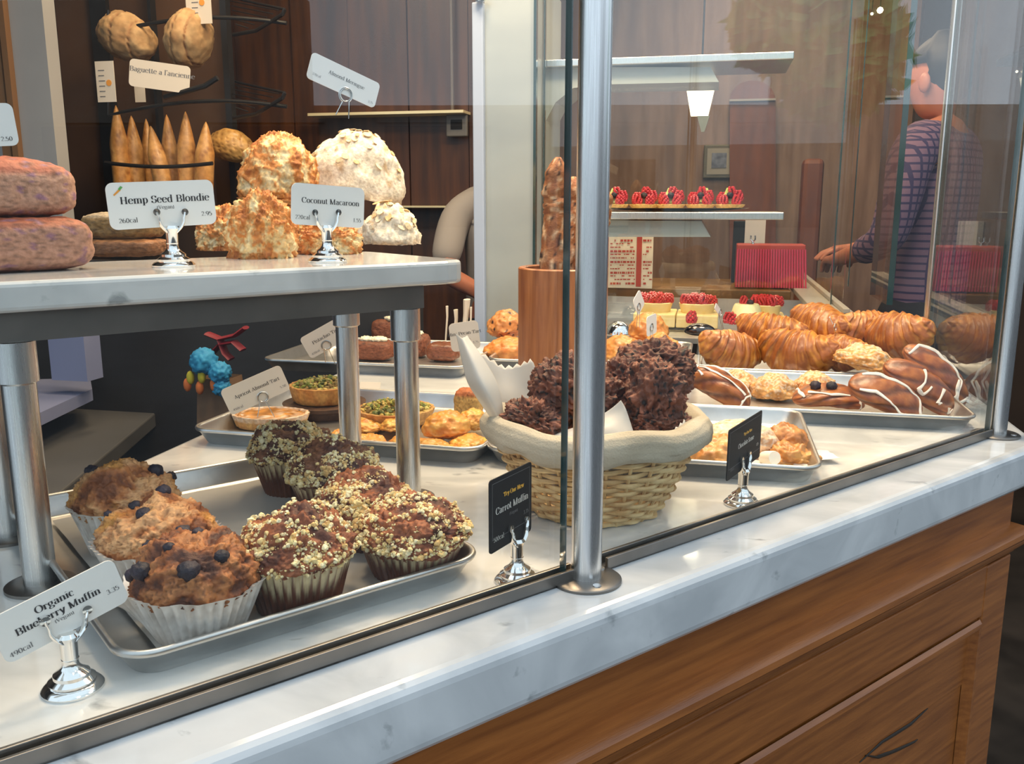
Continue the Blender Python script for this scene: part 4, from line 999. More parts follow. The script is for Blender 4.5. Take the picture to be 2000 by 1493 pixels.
# ================================================================ wicker basket of chocolate scones
bf = at(1158, 1030); BC = bf + Vector((bf.x, bf.y, 0)).normalized() * .070; BC.z = 0
bk = empty('wicker_basket', BC, label='round wicker basket with a rolled linen liner, full of chocolate scones', cat='basket')
BH, BR0, BR1 = .100, .072, .119
def brad(z): return lerp(BR0, BR1, (z / BH) ** .8)
WICK = material('pale_wicker', srgb(200, 158, 100), srgb(234, 204, 148), scale=40, rough=.55, bump=.3, bscale=200)
mb = MB(); NS = 26; rows = 17
for r in range(rows):
    z = .004 + r * BH / rows; pts = []
    for k in range(NS * 6):
        a = 2 * PI * k / (NS * 6); w = math.sin(a * NS / 2 + (r % 2) * PI)
        R_ = brad(z) + .0036 * w; pts.append((R_ * math.cos(a), R_ * math.sin(a) * .96, z + .0008 * math.sin(a * 5 + r)))
    mb.tube(pts, .0026, 6, closed=True, flat=1.05)
mb.build('woven_side', WICK, bk, smooth=True)
mb = MB()
for k in range(NS):
    a = 2 * PI * (k + .5) / NS
    mb.tube([(brad(z) * math.cos(a), brad(z) * math.sin(a) * .96, z) for z in [i * BH / 8 for i in range(9)]], .0022, 6)
mb.build('stakes', WICK, bk, smooth=True)
MB().lathe([(BR0 + .001, .001), (BR0 + .001, .004)], 40).build('basket_bottom', WICK, bk)
LINEN = material('linen', srgb(176, 164, 142), srgb(196, 186, 166), scale=14, rough=.9, bump=.5, bscale=420)
LPROF = [(.086, .050), (.096, .082), (.104, .103), (.110, .114), (.1195, .1185), (.129, .115), (.134, .107), (.1345, .098), (.132, .090), (.1275, .085), (.1235, .083)]
def lin(i, j):
    a = 2 * PI * j; q = i * (len(LPROF) - 1); k = min(int(q), len(LPROF) - 2); t = q - k
    t = t; r = lerp(LPROF[k][0], LPROF[k + 1][0], t); z = lerp(LPROF[k][1], LPROF[k + 1][1], t)
    ca, sa = math.cos(a), math.sin(a)
    r += .0030 * nz((ca * 3, sa * 3, i * 3), 1.2, 4) * (.4 + i) + .0022 * nz((ca * 9, sa * 9, i * 2), 1.0, 7) * i
    z += .006 * nz((ca * 1.6, sa * 1.6, 0), 1, 9) + (.006 * nz((ca * 3, sa * 3, 0), 1.5, 12) if i > .75 else 0)
    return Vector((r * ca, r * sa * .96, z)), (.5, .45, .38)
surf('linen_liner', lin, 40, 140, LINEN, bk, cap=False)
SCON = material('chocolate_scone_crumb', vcol=True, rough=.6, bump=.9, bscale=180, scale=120)
def scone(center, sx, sy, sz, label, seed, rot):
    def f(n):
        e = 2.5; q = (abs(n.x) ** e + abs(n.y) ** e + abs(n.z) ** e) ** (-1 / e)
        k = fbm(n, 2.6, seed, 5); d = .0075 * k + .0045 * fbm(n, 7.5, seed + 2, 4) - .004 * max(0, nz(n, 5.5, seed + 6) - .2) * 3
        p = Vector((n.x * q * sx, n.y * q * sy, n.z * q * sz)) + n * d
        t = .5 + nz(n, 3.0, seed + 8) + .3 * k
        c = mix((.085, .026, .014), (.24, .080, .042), t)
        if nz(n, 9, seed + 12) > .30: c = (.014, .006, .005)
        return p, c
    return tag(blob('chocolate_scone', f, 6, SCON, None, center, rot), label, 'scone', 'chocolate scones in the wicker basket')
def bpx(px, py, dist):     # point along the pixel's ray at a horizontal depth measured from the camera
    d = ray(px, py); return CP + d * (dist / math.hypot(d.x, d.y))
DB = math.hypot(BC.x, BC.y)
scone(bpx(1040, 826, DB - .035), .034, .028, .024, 'small chocolate scone at the left front of the basket', 3, (.2, .3, .2))
scone(bpx(1110, 768, DB + .01), .046, .040, .036, 'large chocolate scone leaning left of the steel post', 7, (.5, .6, .3))
scone(bpx(1172, 790, DB + .02), .044, .036, .034, 'chocolate scone behind the steel post, with a craggy dark edge', 11, (.3, .5, 1.3))
scone(bpx(1275, 790, DB - .005), .034, .036, .050, 'tall chocolate scone standing upright at the right of the basket', 15, (.0, .15, .2))
scone(bpx(1290, 836, DB - .02), .036, .026, .022, 'chocolate scone chunk at the foot of the tall one', 17, (.2, .2, .6))
scone(bpx(1275, 722, DB + .10), .050, .040, .034, 'dark glossy chocolate scone on top at the back right', 19, (.2, -.1, .1))
scone(bpx(1235, 760, DB + .07), .045, .036, .036, 'chocolate scone wedged behind the tall upright one', 23, (.4, .3, .9))
def sheet(name, label, P, n=8, wav=.004, zig=True, seed=0):
    """curled sheet through a small grid of guide points (rows bottom to top)"""
    R_, C_ = len(P), len(P[0]); vs = []; nu, nv = (R_ - 1) * n, (C_ - 1) * n
    def cr(a, b, c, d, t): return .5 * ((2 * b) + (c - a) * t + (2 * a - 5 * b + 4 * c - d) * t * t + (3 * b - a - 3 * c + d) * t ** 3)
    def row(r, v):
        k = min(int(v), C_ - 2); t = v - k; g_ = lambda i: P[r][max(0, min(C_ - 1, i))]
        return cr(g_(k - 1), g_(k), g_(k + 1), g_(k + 2), t)
    for i in range(nu + 1):
        u = i / n; k = min(int(u), R_ - 2); t = u - k
        for j in range(nv + 1):
            v = j / n; g_ = lambda a: row(max(0, min(R_ - 1, a)), v)
            p = cr(g_(k - 1), g_(k), g_(k + 1), g_(k + 2), t)
            p = p + Vector((nz(p, 22, seed), nz(p, 22, seed + 3), nz(p, 22, seed + 6))) * wav
            if zig and i == nu: p = p + Vector((0, 0, .0022 * (1 if j % 2 else -1)))
            vs.append(p)
    m = nv + 1
    o = mesh(name, vs, [(i * m + j, i * m + j + 1, (i + 1) * m + j + 1, (i + 1) * m + j) for i in range(nu) for j in range(nv)], PAPERT)
    s = o.modifiers.new('solid', 'SOLIDIFY'); s.thickness = .0003
    return tag(o, label, 'baking paper', 'baking paper in the scone basket')
PAPERT = bpy.data.materials.new('waxed_paper'); PAPERT.use_nodes = True; _n = PAPERT.node_tree; _b = _n.nodes['Principled BSDF']
_b.inputs['Base Color'].default_value = (.80, .78, .74, 1); _b.inputs['Roughness'].default_value = .4
_t = _n.nodes.new('ShaderNodeBsdfTranslucent'); _t.inputs[0].default_value = (.8, .77, .7, 1); _m = _n.nodes.new('ShaderNodeMixShader'); _m.inputs[0].default_value = .4
_n.links.new(_b.outputs[0], _m.inputs[1]); _n.links.new(_t.outputs[0], _m.inputs[2]); _n.links.new(_m.outputs[0], _n.nodes['Material Output'].inputs[0])
B_ = lambda px, py, dd=0: bpx(px, py, DB + dd)
sheet('baking_paper', 'tall curled strip of baking paper rising at the left of the basket', [[B_(972, 838, -.03), B_(985, 842, -.035), B_(985, 830, -.03)], [B_(920, 760, -.03), B_(950, 770, -.05), B_(975, 760, -.03)], [B_(905, 715, -.02), B_(925, 712, -.035), B_(945, 700, -.02)], [B_(890, 652, 0), B_(902, 660, -.01), B_(912, 655, 0)]], wav=.001, zig=False)
sheet('baking_paper', 'wide crumpled sheet of baking paper behind the small scone', [[B_(965, 840, .02), B_(1010, 850, .03), B_(1075, 840, .04)], [B_(945, 770, .03), B_(1000, 780, .055), B_(1065, 770, .06)], [B_(925, 690, .05), B_(985, 712, .075), B_(1040, 700, .07)]], wav=.006, seed=2)
sheet('baking_paper', 'pointed sheet of baking paper in front of the scones, either side of the steel post', [[B_(1060, 868, -.07), B_(1160, 878, -.082), B_(1250, 866, -.07)], [B_(1085, 850, -.06), B_(1165, 840, -.07), B_(1238, 845, -.06)], [B_(1110, 838, -.05), B_(1180, 818, -.05), B_(1222, 800, -.045)], [B_(1150, 825, -.045), B_(1190, 800, -.042), B_(1212, 782, -.04)]], wav=.002, zig=False, seed=5)
sheet('baking_paper', 'small stiff corner of baking paper behind the scones right of the steel post', [[B_(1185, 745, .07), B_(1200, 765, .07)], [B_(1172, 725, .08), B_(1203, 725, .08)], [B_(1160, 712, .09), B_(1202, 703, .09)]], wav=.001, seed=8)
sheet('baking_paper', 'serrated scrap of baking paper under the scones at the right rim', [[B_(1250, 868, -.07), B_(1300, 862, -.07), B_(1340, 840, -.05)], [B_(1262, 856, -.06), B_(1305, 848, -.06), B_(1338, 820, -.04)]], wav=.001, seed=9)
# ================================================================ bamboo holder with bread sticks
q = atY(1100, 522, 1.56); HZ = q.z; Rb = 86 / F_PX * 1.60
bb = empty('bamboo_holder', (q.x, q.y, .0005), label='tall round bamboo holder with breadsticks behind the wicker basket', cat='utensil holder')
BAM = material('bamboo', srgb(142, 82, 44), srgb(186, 120, 72), scale=10, rough=.38, stretch=(9, 9, .6), coat=.2, coat_rough=.3)
MB().lathe([(Rb, 0), (Rb, HZ - .002), (Rb - .002, HZ), (Rb - .009, HZ), (Rb - .011, HZ - .002), (Rb - .011, .01)], 56).build('cylinder_wall', BAM, bb, smooth=True)
def stick(pts, R, label, seed):
    pts = [Vector(p) for p in pts]
    def f(i, j):
        t = i * (len(pts) - 1); k = min(int(t), len(pts) - 2); c = pts[k].lerp(pts[k + 1], t - k); a = 2 * PI * j
        e = min(1, (1 - i) * 9 + .05) ** .5; r = R * e * (1 + .30 * nz((i * 7, math.cos(a), math.sin(a)), 1.4, seed) + .16 * nz((i * 26, math.cos(a) * 2, math.sin(a) * 2), 1.3, seed + 2)); d = Vector((math.cos(a) * r, math.sin(a) * r, 0)); 
        s = nz((i * 16, math.cos(a) * 1.5, math.sin(a) * 1.5), 1.2, seed + 4); cc = mix((.46, .20, .07), (.24, .075, .025), .5 + s); cc = mix(cc, (.68, .48, .30), sm(.15, .45, -s)); 
        if nz((i * 30, math.cos(a) * 3, math.sin(a) * 3), 1, seed + 9) > .4: cc = (.03, .012, .008)
        return c + d, cc
    o = surf('breadstick', f, 60, 22, FOOD); tag(o, label, 'breadstick', 'knobbly breadsticks in the bamboo holder')
c0 = Vector((q.x, q.y, 0))
stick([c0 + Vector((-.02, 0, .02)), atY(1078, 515, 1.57), atY(1086, 420, 1.58), atY(1083, 380, 1.58), atY(1090, 307, 1.58)], .020, 'left knobbly breadstick, tallest in the bamboo holder', 3)
stick([c0 + Vector((-.0, .02, .02)), atY(1108, 515, 1.585), atY(1112, 420, 1.60), atY(1120, 345, 1.61)], .015, 'dark breadstick mostly behind the steel post', 6)
stick([c0 + Vector((.03, .02, .02)), atY(1160, 515, 1.565), atY(1168, 440, 1.57), atY(1178, 362, 1.57)], .020, 'right breadstick just right of the steel post', 9)
sign('small white card on a pick behind the steel post above the right breadstick', atY(1172, 380, 1.60), math.radians(12), ((1168, 312), (1181, 332), (1180, 350), (1168, 345)), CARD, [], holder='pick', prongs=((1172, 385), (1177, 385)), mid=(1173, 342))
# little cards in the pastries
for (lab, Y, TL, T2, B2, BL, g0, g1, md) in [('small white card on a pick left of the raspberry tarts', 1.95, (1239, 582), (1252, 560), (1256, 598), (1243, 624), (1243, 640), (1249, 640), (1247, 600)),
        ('small white card stuck in the top golden pastry', 1.90, (1263, 620), (1283, 611), (1281, 650), (1263, 659), (1268, 690), (1276, 690), (1272, 640)),
        ('thin white card edge on a pick in front of the middle raspberry tart', 2.0, (1394, 585), (1404, 600), (1411, 626), (1400, 610), (1412, 650), (1416, 660), (1406, 612)),
        ('thin white card edge stuck between the croissants', 1.95, (1613, 601), (1619, 618), (1634, 648), (1627, 638), (1636, 670), (1638, 680), (1630, 640))]:
    sign(lab, atY(g0[0], g0[1], Y), math.radians(35), (TL, T2, B2, BL), CARD, [], holder='pick', prongs=(g0, g1), mid=md)
# ================================================================ pastry case behind
CY = 2.42
def bx(name, x0, y0, x1, y1, Y, th, mat, parent=None, bevel=0, label=None, cat=None, z0=None, **k):
    """upright box facing -Y spanning pixels at depth Y"""
    ym = (max(0, y0) + y1) / 2; a = atY(x0, ym, Y); b = atY(x1, ym, Y); a.z = atY(x0, y0, Y).z; b.z = atY(x0, y1, Y).z; lo = min(a.z, b.z) if z0 is None else z0
    loc = Vector(((a.x + b.x) / 2, Y, lo)); w = abs(b.x - a.x) / 2; h = max(a.z, b.z) - lo
    o = MB().box((-w, 0, 0), (w, th, h)).build(name, mat, parent, bevel=bevel, loc=loc if parent is None else loc - parent.location)
    if label: tag(o, label, cat)
    for kk, vv in k.items(): o[kk] = vv
    return o
GREYW = material('grey_enamel', (.36, .39, .37), (.42, .44, .42), scale=3, rough=.3, coat=.3)
case = empty('pastry_case', atY(1330, 640, CY) * 1.0, label='steel and glass pastry case with two shelves behind the croissants', cat='display case')
zc = atY(1330, 640, CY).z; case.location.z = zc - .10
bx('deck', 1150, 655, 1640, 665, CY - .12, .50, ALU, case)
bx('back_lip', 1150, 578, 1600, 650, CY + .32, .01, ALU, case)
bx('upper_shelf', 1064, 117, 1550, 131, CY, .26, STEEL, case, bevel=.002)
bx('lower_shelf', 1150, 414, 1531, 428, CY, .26, STEEL, case, bevel=.002)
def housing(name, poly, Y, th, mat):
    P = [atY(x, y, Y) for x, y in poly]; n = len(P); vs = [p for p in P] + [p + Vector((0, th, 0)) for p in P]
    MB().add(vs, [tuple(range(n)), tuple(range(n, 2 * n))[::-1]] + [(k, n + k, n + (k + 1) % n, (k + 1) % n) for k in range(n)], Matrix.Translation(-case.location)).build(name, mat, case)
housing('light_housing', [(1064, 131), (1388, 131), (1404, 160), (1180, 165), (1120, 172), (1085, 200), (1064, 240)], CY + .03, .18, GREYW)
housing('light_housing', [(1150, 430), (1370, 432), (1388, 463), (1150, 463)], CY + .03, .18, GREYW)
area('case_light', tuple(atY(1290, 468, CY + .12)), .3, .8, (1, .85, .6), sy=.06)
area('case_light', tuple(atY(1290, 172, CY + .12)), .3, 1.2, (1, .85, .6), sy=.06)
for (x, y0, y1, nm) in ((1062, -40, 650, 'left'), (1641, -40, 660, 'right')):
    bx('glass_edge_strip', x - 1.5, y0, x + 1.5, y1, CY - .02, .012, GEDGE, case)
bx('glass_edge_strip', 1676, -40, 1678, 560, CY + .25, .010, GEDGE, case)
r = empty('glass_screen', (0, 0, 0), label='front glass sheet of the rear pastry case behind the croissants', cat='glass pane')
a_, b_ = atY(1062, -60, CY - .03), atY(1641, 655, CY - .03)
MB().box((a_.x, CY - .034, b_.z), (b_.x, CY - .028, a_.z)).build('glass_sheet', GLASS, r)
# plate of fruit tarts on the lower shelf
q0, q1 = atY(1180, 408, CY + .08), atY(1458, 400, CY + .08)
plate = MB().lathe([(.0, 0), (.09, 0), (.17, .006), (.178, .0085), (.17, .009), (.09, .004), (.0, .004)], 56).build('oval_platter', CHROME, smooth=True, loc=((q0.x + q1.x) / 2, CY + .13, atY(1300, 414, CY).z + .001))
plate.scale = (1.12, .7, 1); tag(plate, 'silver platter of fruit tarts on the lower glass shelf', 'platter')
GF = 'mixed fruit tarts on the lower shelf of the case'
KIWI = material('kiwi_slice', (.45, .55, .12), (.62, .68, .28), scale=30, rough=.35)
pz = plate.location.z + .008
for k, (px, lab) in enumerate([(1200, 'mixed fruit tart with berries at the left of the platter, next to the breadstick'), (1258, 'mixed fruit tart with dark berries, second from the left'), (1310, 'mixed fruit tart with a pale green melon wedge in the middle of the platter'), (1368, 'mixed fruit tart with a pointed pale fruit slice, second from the right'), (1425, 'mixed fruit tart with a big green slice at the right end of the platter')]):
    p = atY(px, 395, CY + .09); t = tart(Vector((p.x, CY + .09 + .0 * k, pz)), .040, .010, lab, 300 + k, fill=(.75, .55, .2), group=GF, name='fruit_tart', crust=((.72, .45, .15), (.6, .33, .08)))
    random.seed(k)
    raspberry(t, (-.016, -.014, .011), 1.6); raspberry(t, (.017, -.020, .011), 1.6); raspberry(t, (.004, .012, .030), 1.8); raspberry(t, (-.02, .01, .014), 1.9); raspberry(t, (.022, .008, .022), 1.7); blueberry(t, (.0, -.005, .034), .009, k); 
    if k != 1:
        MB().prism([(-.018, 0), (.018, 0), (.004, .042), (-.004, .042)], 0, .005, Matrix.Translation((.013 if k % 2 else -.006, .0, .013)) @ Matrix.Rotation(1.2, 4, 'X') @ Matrix.Rotation(.3, 4, 'Y')).build('kiwi_slice', KIWI, t, bevel=.001)
# raspberry tarts and panna cotta on the case floor
GRT = 'raspberry tarts on the floor of the case'
SPONGE = material('pale_sponge', (.78, .60, .25), (.84, .68, .36), scale=40, rough=.6)
dz = atY(1330, 655, CY - .12).z + .001
for k, (px, lab) in enumerate([(1278, 'left raspberry tart beside the small white card'), (1362, 'middle raspberry tart, its raspberries heaped in rows'), (1495, 'right raspberry tart behind the white custard dessert')]):
    p = atY(px, 600, CY + .08)
    R = .050 if k < 2 else .042
    t = empty('raspberry_tart', (p.x, CY + .08, dz), label=lab, cat='tart', group=GRT)
    MB().lathe([(R * .8, 0), (R * .84, .003), (R, .032), (R * .96, .034), (R * .9, .030)], 44).build('pastry_shell', SPONGE, t, smooth=True); 
    rr = random.Random(k)
    for j in range(14):
        a = j * 2.4; q = R * .86 * math.sqrt((j + .5) / 14); raspberry(t, (q * math.cos(a), q * math.sin(a), .031 + rr.uniform(0, .006)), 1.55)
    t.location.z += .028
    st = bx('cake_square', px - 42, 625, px + 40, 650, CY + .01, .14, SPONGE, None, .003, ['pale sponge square under the left raspberry tart', 'pale sponge square under the middle raspberry tart', 'pale sponge square under the right raspberry tart'][k], 'cake')
    st.location.z = dz; 
p = atY(1457, 610, CY + .03); t = empty('custard_dessert', (p.x, CY + .0, dz + .024), label='white moulded custard dessert topped with a dark berry in the case', cat='dessert')
MB().lathe([(.044, 0), (.043, .008), (.034, .040), (.030, .046), (.0, .047)], 40).build('custard', material('custard', (.86, .80, .46), rough=.35, sss=.2), t, smooth=True)
raspberry(t, (-.008, .0, .046), 1.4); blueberry(t, (.008, -.006, .05), .009, 3); raspberry(t, (-.046, -.02, .0), 1.7)
for k, (px, s) in enumerate(((1350, 'small raspberry standing on the sponge in front of the middle tart'), (1432, 'small raspberry standing by the custard dessert'))):
    o = _rasp.copy(); COL.objects.link(o); o.parent = None; p = atY(px, 640, CY - .02); o.location = (p.x, CY - .02, dz + .022); o.scale = (1.9,) * 3; o.name = 'loose_raspberry'; tag(o, s, 'raspberry')
# serving spoon
p = atY(1367, 648, 2.16); sp = empty('serving_spoon', p, label='dark shiny serving spoon standing between the two rear trays', cat='spoon')
def fs(n): return Vector((n.x * .037, n.y * .02, n.z * (.020 if n.z > 0 else .010))), (0, 0, 0)
blob('bowl', fs, 4, material('black_chrome', (.10, .09, .085), rough=.14, metal=1), sp)
MB().tube([(.004, 0, -.005), (.0, -.01, -.05), (.0, -.02, -.135)], .006, 10).build('handle', CHROME, sp, smooth=True)
p = atY(1208, 640, 2.2); MBo = MB().lathe([(.0, .03), (.012, .029), (.024, .020), (.030, .006), (.031, 0)][::-1], 32, cap=False).build('steel_dome', CHROME, smooth=True, loc=(p.x, 2.2, .085)); tag(MBo, 'small shiny steel dome left of the golden pastries', 'lid'); MBo.location.z = p.z - .015
# ================================================================ steel column and things behind
col = empty('steel_column', atY(990, 700, 2.28), label='wide brushed steel cabinet side with a pale edge strip left of the breadsticks', cat='cabinet')
z0 = -.05
bx('side_panel', 948, -60, 1041, 700, 2.28, .40, material('satin_steel', (.46, .49, .46), (.38, .41, .40), scale=2, rough=.34, metal=.45, stretch=(1, 1, 3)), col, z0=z0)
bx('edge_strip', 924, 4, 945, 700, 2.262, .05, material('pale_blue_strip', (.38, .45, .58), rough=.45), col, bevel=.003, z0=z0)
bx('glass_edge', 1041, -60, 1046, 700, 2.27, .02, GEDGE, col, z0=z0)
p = atY(938, 3, 2.25); MB().lathe([(.012, 0), (.014, .008), (.010, .014), (.002, .016)], 20).build('rounded_cap', CHROME, col, smooth=True, loc=p - col.location)
# ledge behind the case with a striped box and jars
LZ = atY(1500, 565, 2.85).z
lg = empty('back_counter', (.05, 3.0, FLOOR)); MB().box((-.38, -.20, LZ - .03 - FLOOR), (.18, .2, LZ - FLOOR)).build('worktop', material('amber_wood', srgb(92, 62, 26), srgb(120, 86, 40), scale=6, rough=.5), lg, bevel=.003); tag(lg, 'amber wooden back counter behind the pastry case', 'counter')
MB().box((-.36, -.14, .001), (.17, .2, LZ - FLOOR - .031)).build('base_cabinet', material('amber_board', srgb(84, 60, 30), rough=.6), lg)
sb = empty('straw_box', atY(1505, 563, 2.84), label='box of pink and red paper straws on the back counter', cat='box')
PINK = material('pink_straw', srgb(196, 44, 78), rough=.5); REDS = material('red_box', srgb(160, 44, 24), rough=.6)
a = atY(1434, 563, 2.84); b = atY(1580, 488, 2.84); w = (b.x - a.x); h = b.z - a.z
MB().box((-w / 2, .004, 0), (w / 2 - .01, .09, h + .012)).build('carton', REDS, sb, bevel=.004)
mb = MB()
for k in range(27):
    x = -w / 2 + w * (k + .5) / 27; mb.tube([(x, .0, .001), (x - (.008 * (k / 27)), .0, h * .98)], .0028, 8)
mb.build('straws', PINK, sb, smooth=True)['kind'] = 'stuff'
p = atY(1470, 488, 2.85); cs = empty('card_clip', (p.x, 2.87, p.z), label='small silver card clip standing on the straw box', cat='card holder')
MB().lathe([(.013, 0), (.010, .006), (.004, .014), (.004, .022)], 20).build('foot', CHROME, cs, smooth=True)
for s_ in (-1, 1): MB().tube([(0, 0, .022), (s_ * .007, 0, .03), (s_ * .006, 0, .042)], .0022, 8).build('prong', CHROME, cs, smooth=True)
bx('white_card', 1455, 430, 1495, 470, 3.0, .003, CARDW, None, 0, 'plain white card standing behind the straw box', 'card', z0=LZ + .001)
bx('black_box', 1433, 432, 1456, 455, 3.05, .05, BLACKCARD, None, .003, 'small black box behind the straw box', 'box', z0=LZ + .001)
q = atY(1530, 490, 3.0)
q.z = LZ + .001; j = empty('coffee_jar', (q.x, 3.03, q.z), label='dark glass jar behind the straw box with a rounded shoulder', cat='jar')
MB().lathe([(.045, 0), (.056, .01), (.056, .07), (.045, .095), (.030, .10)], 32).build('body', material('black_glass', (.006, .006, .008), rough=.08), j, smooth=True)
MB().lathe([(.034, .10), (.036, .122), (.034, .126)], 32).build('lid', DARKSTEEL, j, smooth=True)
# menu board: red bands and rows of red text on white
mn = empty('menu_board', atY(1228, 562, 2.79), label='white menu sheet printed in red columns behind the case glass', cat='menu')
REDI = material('red_ink', srgb(170, 52, 42), rough=.6)
bx('sheet', 1180, 460, 1275, 562, 2.79, .003, CARDW, mn); 
for (x0, x1) in ((1182, 1188), (1243, 1253)): bx('red_band', x0, 462, x1, 560, 2.787, .002, REDI, mn)
mb = MB(); rr = random.Random(2)
for r_ in range(13):
    for (xa, xb) in ((1192, 1240), (1256, 1273)):
        x = xa
        while x < xb - 2:
            ww = rr.uniform(2, 7); ww = min(ww, xb - x); hh = 4 if r_ % 3 == 0 else 2.2
            if rr.random() < .72: P = [atY(X_, Y_, 2.7862) - mn.location for X_, Y_ in ((x, 468 + r_ * 7), (x + ww, 468 + r_ * 7), (x + ww, 468 + r_ * 7 + hh), (x, 468 + r_ * 7 + hh))]; mb.add(P, [(0, 1, 2, 3)])
            x += ww + 1.5
o = mb.build('printed_rows', REDI, mn); o['kind'] = 'stuff'
# back wall things
pf = empty('picture_frame', atY(1405, 345, 4.58), label='small framed picture hanging on the back wall', cat='picture')
bx('frame', 1374, 283, 1436, 348, 4.56, .03, material('bronze_frame', (.10, .085, .05), rough=.4), pf, bevel=.004)
bx('mount', 1381, 290, 1429, 341, 4.555, .006, material('picture_mount', (.30, .27, .22), rough=.7), pf)
bx('print', 1390, 299, 1419, 328, 4.551, .004, material('blue_grey_print', (.06, .07, .11), (.2, .22, .28), scale=30, rough=.6), pf)
dr = empty('arched_door', atY(1475, 560, 4.5), label='brown arched wooden door panel at the back of the shop', cat='door')
DO = material('red_brown_door', srgb(96, 48, 26), srgb(120, 64, 36), scale=5, rough=.5, stretch=(5, 5, .7))
pts = [(1425, 600), (1425, 195)] + [(1470 - 45 * math.cos(math.radians(t)), 195 - 38 * math.sin(math.radians(t))) for t in range(20, 180, 20)] + [(1515, 195), (1515, 600)]
P = [atY(x, y, 4.54) for x, y in pts]; n = len(P)
MB().add([p - dr.location for p in P] + [p - dr.location + Vector((0, .06, 0)) for p in P], [tuple(range(n)), tuple(range(n, 2 * n))[::-1]] + [(k, n + k, n + (k + 1) % n, (k + 1) % n) for k in range(n)]).build('door_leaf', DO, dr)
bx('transom_bar', 1425, 194, 1515, 198, 4.52, .02, material('pale_trim', (.32, .28, .24), rough=.5), dr)
bx('chair_post', 1560, 310, 1602, 600, 3.9, .08, DO, None, .02, 'brown rounded wooden post at the back of the shop', 'post')
# hanging lantern
ln = empty('hanging_lantern', atY(1368, 210, 3.1), label='bright tapered glass lantern hanging at the back of the shop', cat='lamp')
lamp_b = material('lantern_glow', (1, .9, .7), rough=.4, emit=(1, .86, .6), estr=2.2)
def frus(x0, y0, x1, y1, x2, x3, Y, mat, nm):
    A = atY(x0, y0, Y); B = atY(x1, y0, Y); C = atY(x2, y1, Y); D = atY(x3, y1, Y); w1 = (B.x - A.x) / 2; w2 = (D.x - C.x) / 2; cx = (A.x + B.x) / 2
    MB().add([(s * w1, t * w1, A.z) for s, t in ((-1, -1), (1, -1), (1, 1), (-1, 1))] + [(s * w2, t * w2, C.z) for s, t in ((-1, -1), (1, -1), (1, 1), (-1, 1))], [(3, 2, 1, 0), (4, 5, 6, 7)] + [(k, (k + 1) % 4, 4 + (k + 1) % 4, 4 + k) for k in range(4)],
             Matrix.Translation(Vector((cx, Y, 0)) - ln.location)).build(nm, mat, ln)
frus(1345, 130, 1385, 166, 1330, 1402, 3.1, GREYW, 'roof'); frus(1340, 167, 1397, 226, 1356, 1390, 3.1, lamp_b, 'glass_body'); frus(1362, 228, 1386, 258, 1368, 1374, 3.1, material('lantern_foot', (.3, .33, .28), rough=.3), 'finial'); MB().tube([(0, 0, atY(1368, 130, 3.1).z - ln.location.z), (0, 0, 1.75 - ln.location.z)], .003, 8).build('chain', BLACKWIRE, ln)
for k, (px, py, r) in enumerate(((1719, 20, .011), (1703, 27, .005), (1875, 107, .008), (1986, 140, .004))):
    p = atY(px, py, 3.6); o = empty('pendant_bulb', p); MB().lathe([(r * .1, -r), (r * .7, -r * .7), (r, 0), (r * .7, r * .7), (r * .1, r)], 16).build('bulb', material('bulb_glow', (1, .9, .7), emit=(1, .82, .5), estr=9), o, smooth=True); MB().tube([(0, 0, r), (0, 0, 1.75 - p.z)], .0015, 6).build('cord', BLACKWIRE, o)
    tag(o, ['largest glowing spot bulb at the top right', 'tiny glowing bulb just below the largest one', 'glowing spot bulb right of the thin post', 'faint bulb near the right edge'][k], 'lamp')
# side ledge running deeper on the right
a = at(1600, 575, .10); b = at(1752, 672, .10)
sl = MB().box((.24, 2.2, .085), (.33, 3.6, .10)).box((.30, 2.2, .10), (.315, 3.6, .112)).build('side_ledge', material('grey_beige_ledge', (.30, .27, .22), (.36, .32, .27), scale=5, rough=.45, stretch=(1, .2, 1)), bevel=.002); tag(sl, 'pale grey ledge running back along the right of the pastry case', 'ledge')
# ================================================================ left background: bread rack
RY = 2.62
rk = empty('bread_rack', atY(320, 355, RY + .1) * 1.0, label='black wire bread rack holding round loaves and baguettes against the panelled wall', cat='rack')
Mi_ = Matrix.Translation(-rk.location)
def rtube(name, pts, r, depth=0): 
    MB().tube([atY(x, y, RY + d) for x, y, d in pts], r, 8, M=Mi_).build(name, BLACKWIRE, rk, smooth=True)
def upright(x0, x1, d):
    a = atY(x0, -60, RY + d); b = atY(x1, 470, RY + d); MB().box((a.x, RY + d, -.9), (b.x, RY + d + .03, a.z), Mi_).build('upright', BLACKWIRE, rk)
upright(436, 456, .16); upright(288, 322, .16); upright(200, 214, .2)
for y0, nm in ((0, 0), (163, 1), (320, 2)):
    # wire tray: curved front bar and inner wires
    L0 = [(200 + 12, y0 + 20, -.06)] + [(212 + (560 - 212) * t, y0 + 62 - 10 * t - 22 * math.sin(PI * t * .9), -.06 + .05 * t) for t in [i / 12 for i in range(13)]] if nm < 2 else [(205 + (415 - 205) * t, 318 + 8 * math.sin(t * 3), -.10) for t in [i / 8 for i in range(9)]]
    rtube('front_bar', L0, .006)
    if nm < 2:
        rtube('side_bar', [(456, y0 + 68, .1), (500, y0 + 60, .04), (552, y0 + 28, -.05), (556, y0 + 18, -.05)], .006)
        rtube('back_bar', [(440, y0 - 8, .3), (500, y0 + 6, .2), (556, y0 + 18, -.05)], .004)
        for k in range(6):
            mbx = MB(); mbx.tube([atY(450 + 2 * k, y0 + 2 + 9 * k, RY + .25 - .04 * k), atY(545 - 12 * k, y0 + 20 + 7 * k, RY - .02 + .02 * k)], .002, 6, M=Mi_); mbx.build('shelf_wire', BLACKWIRE, rk)
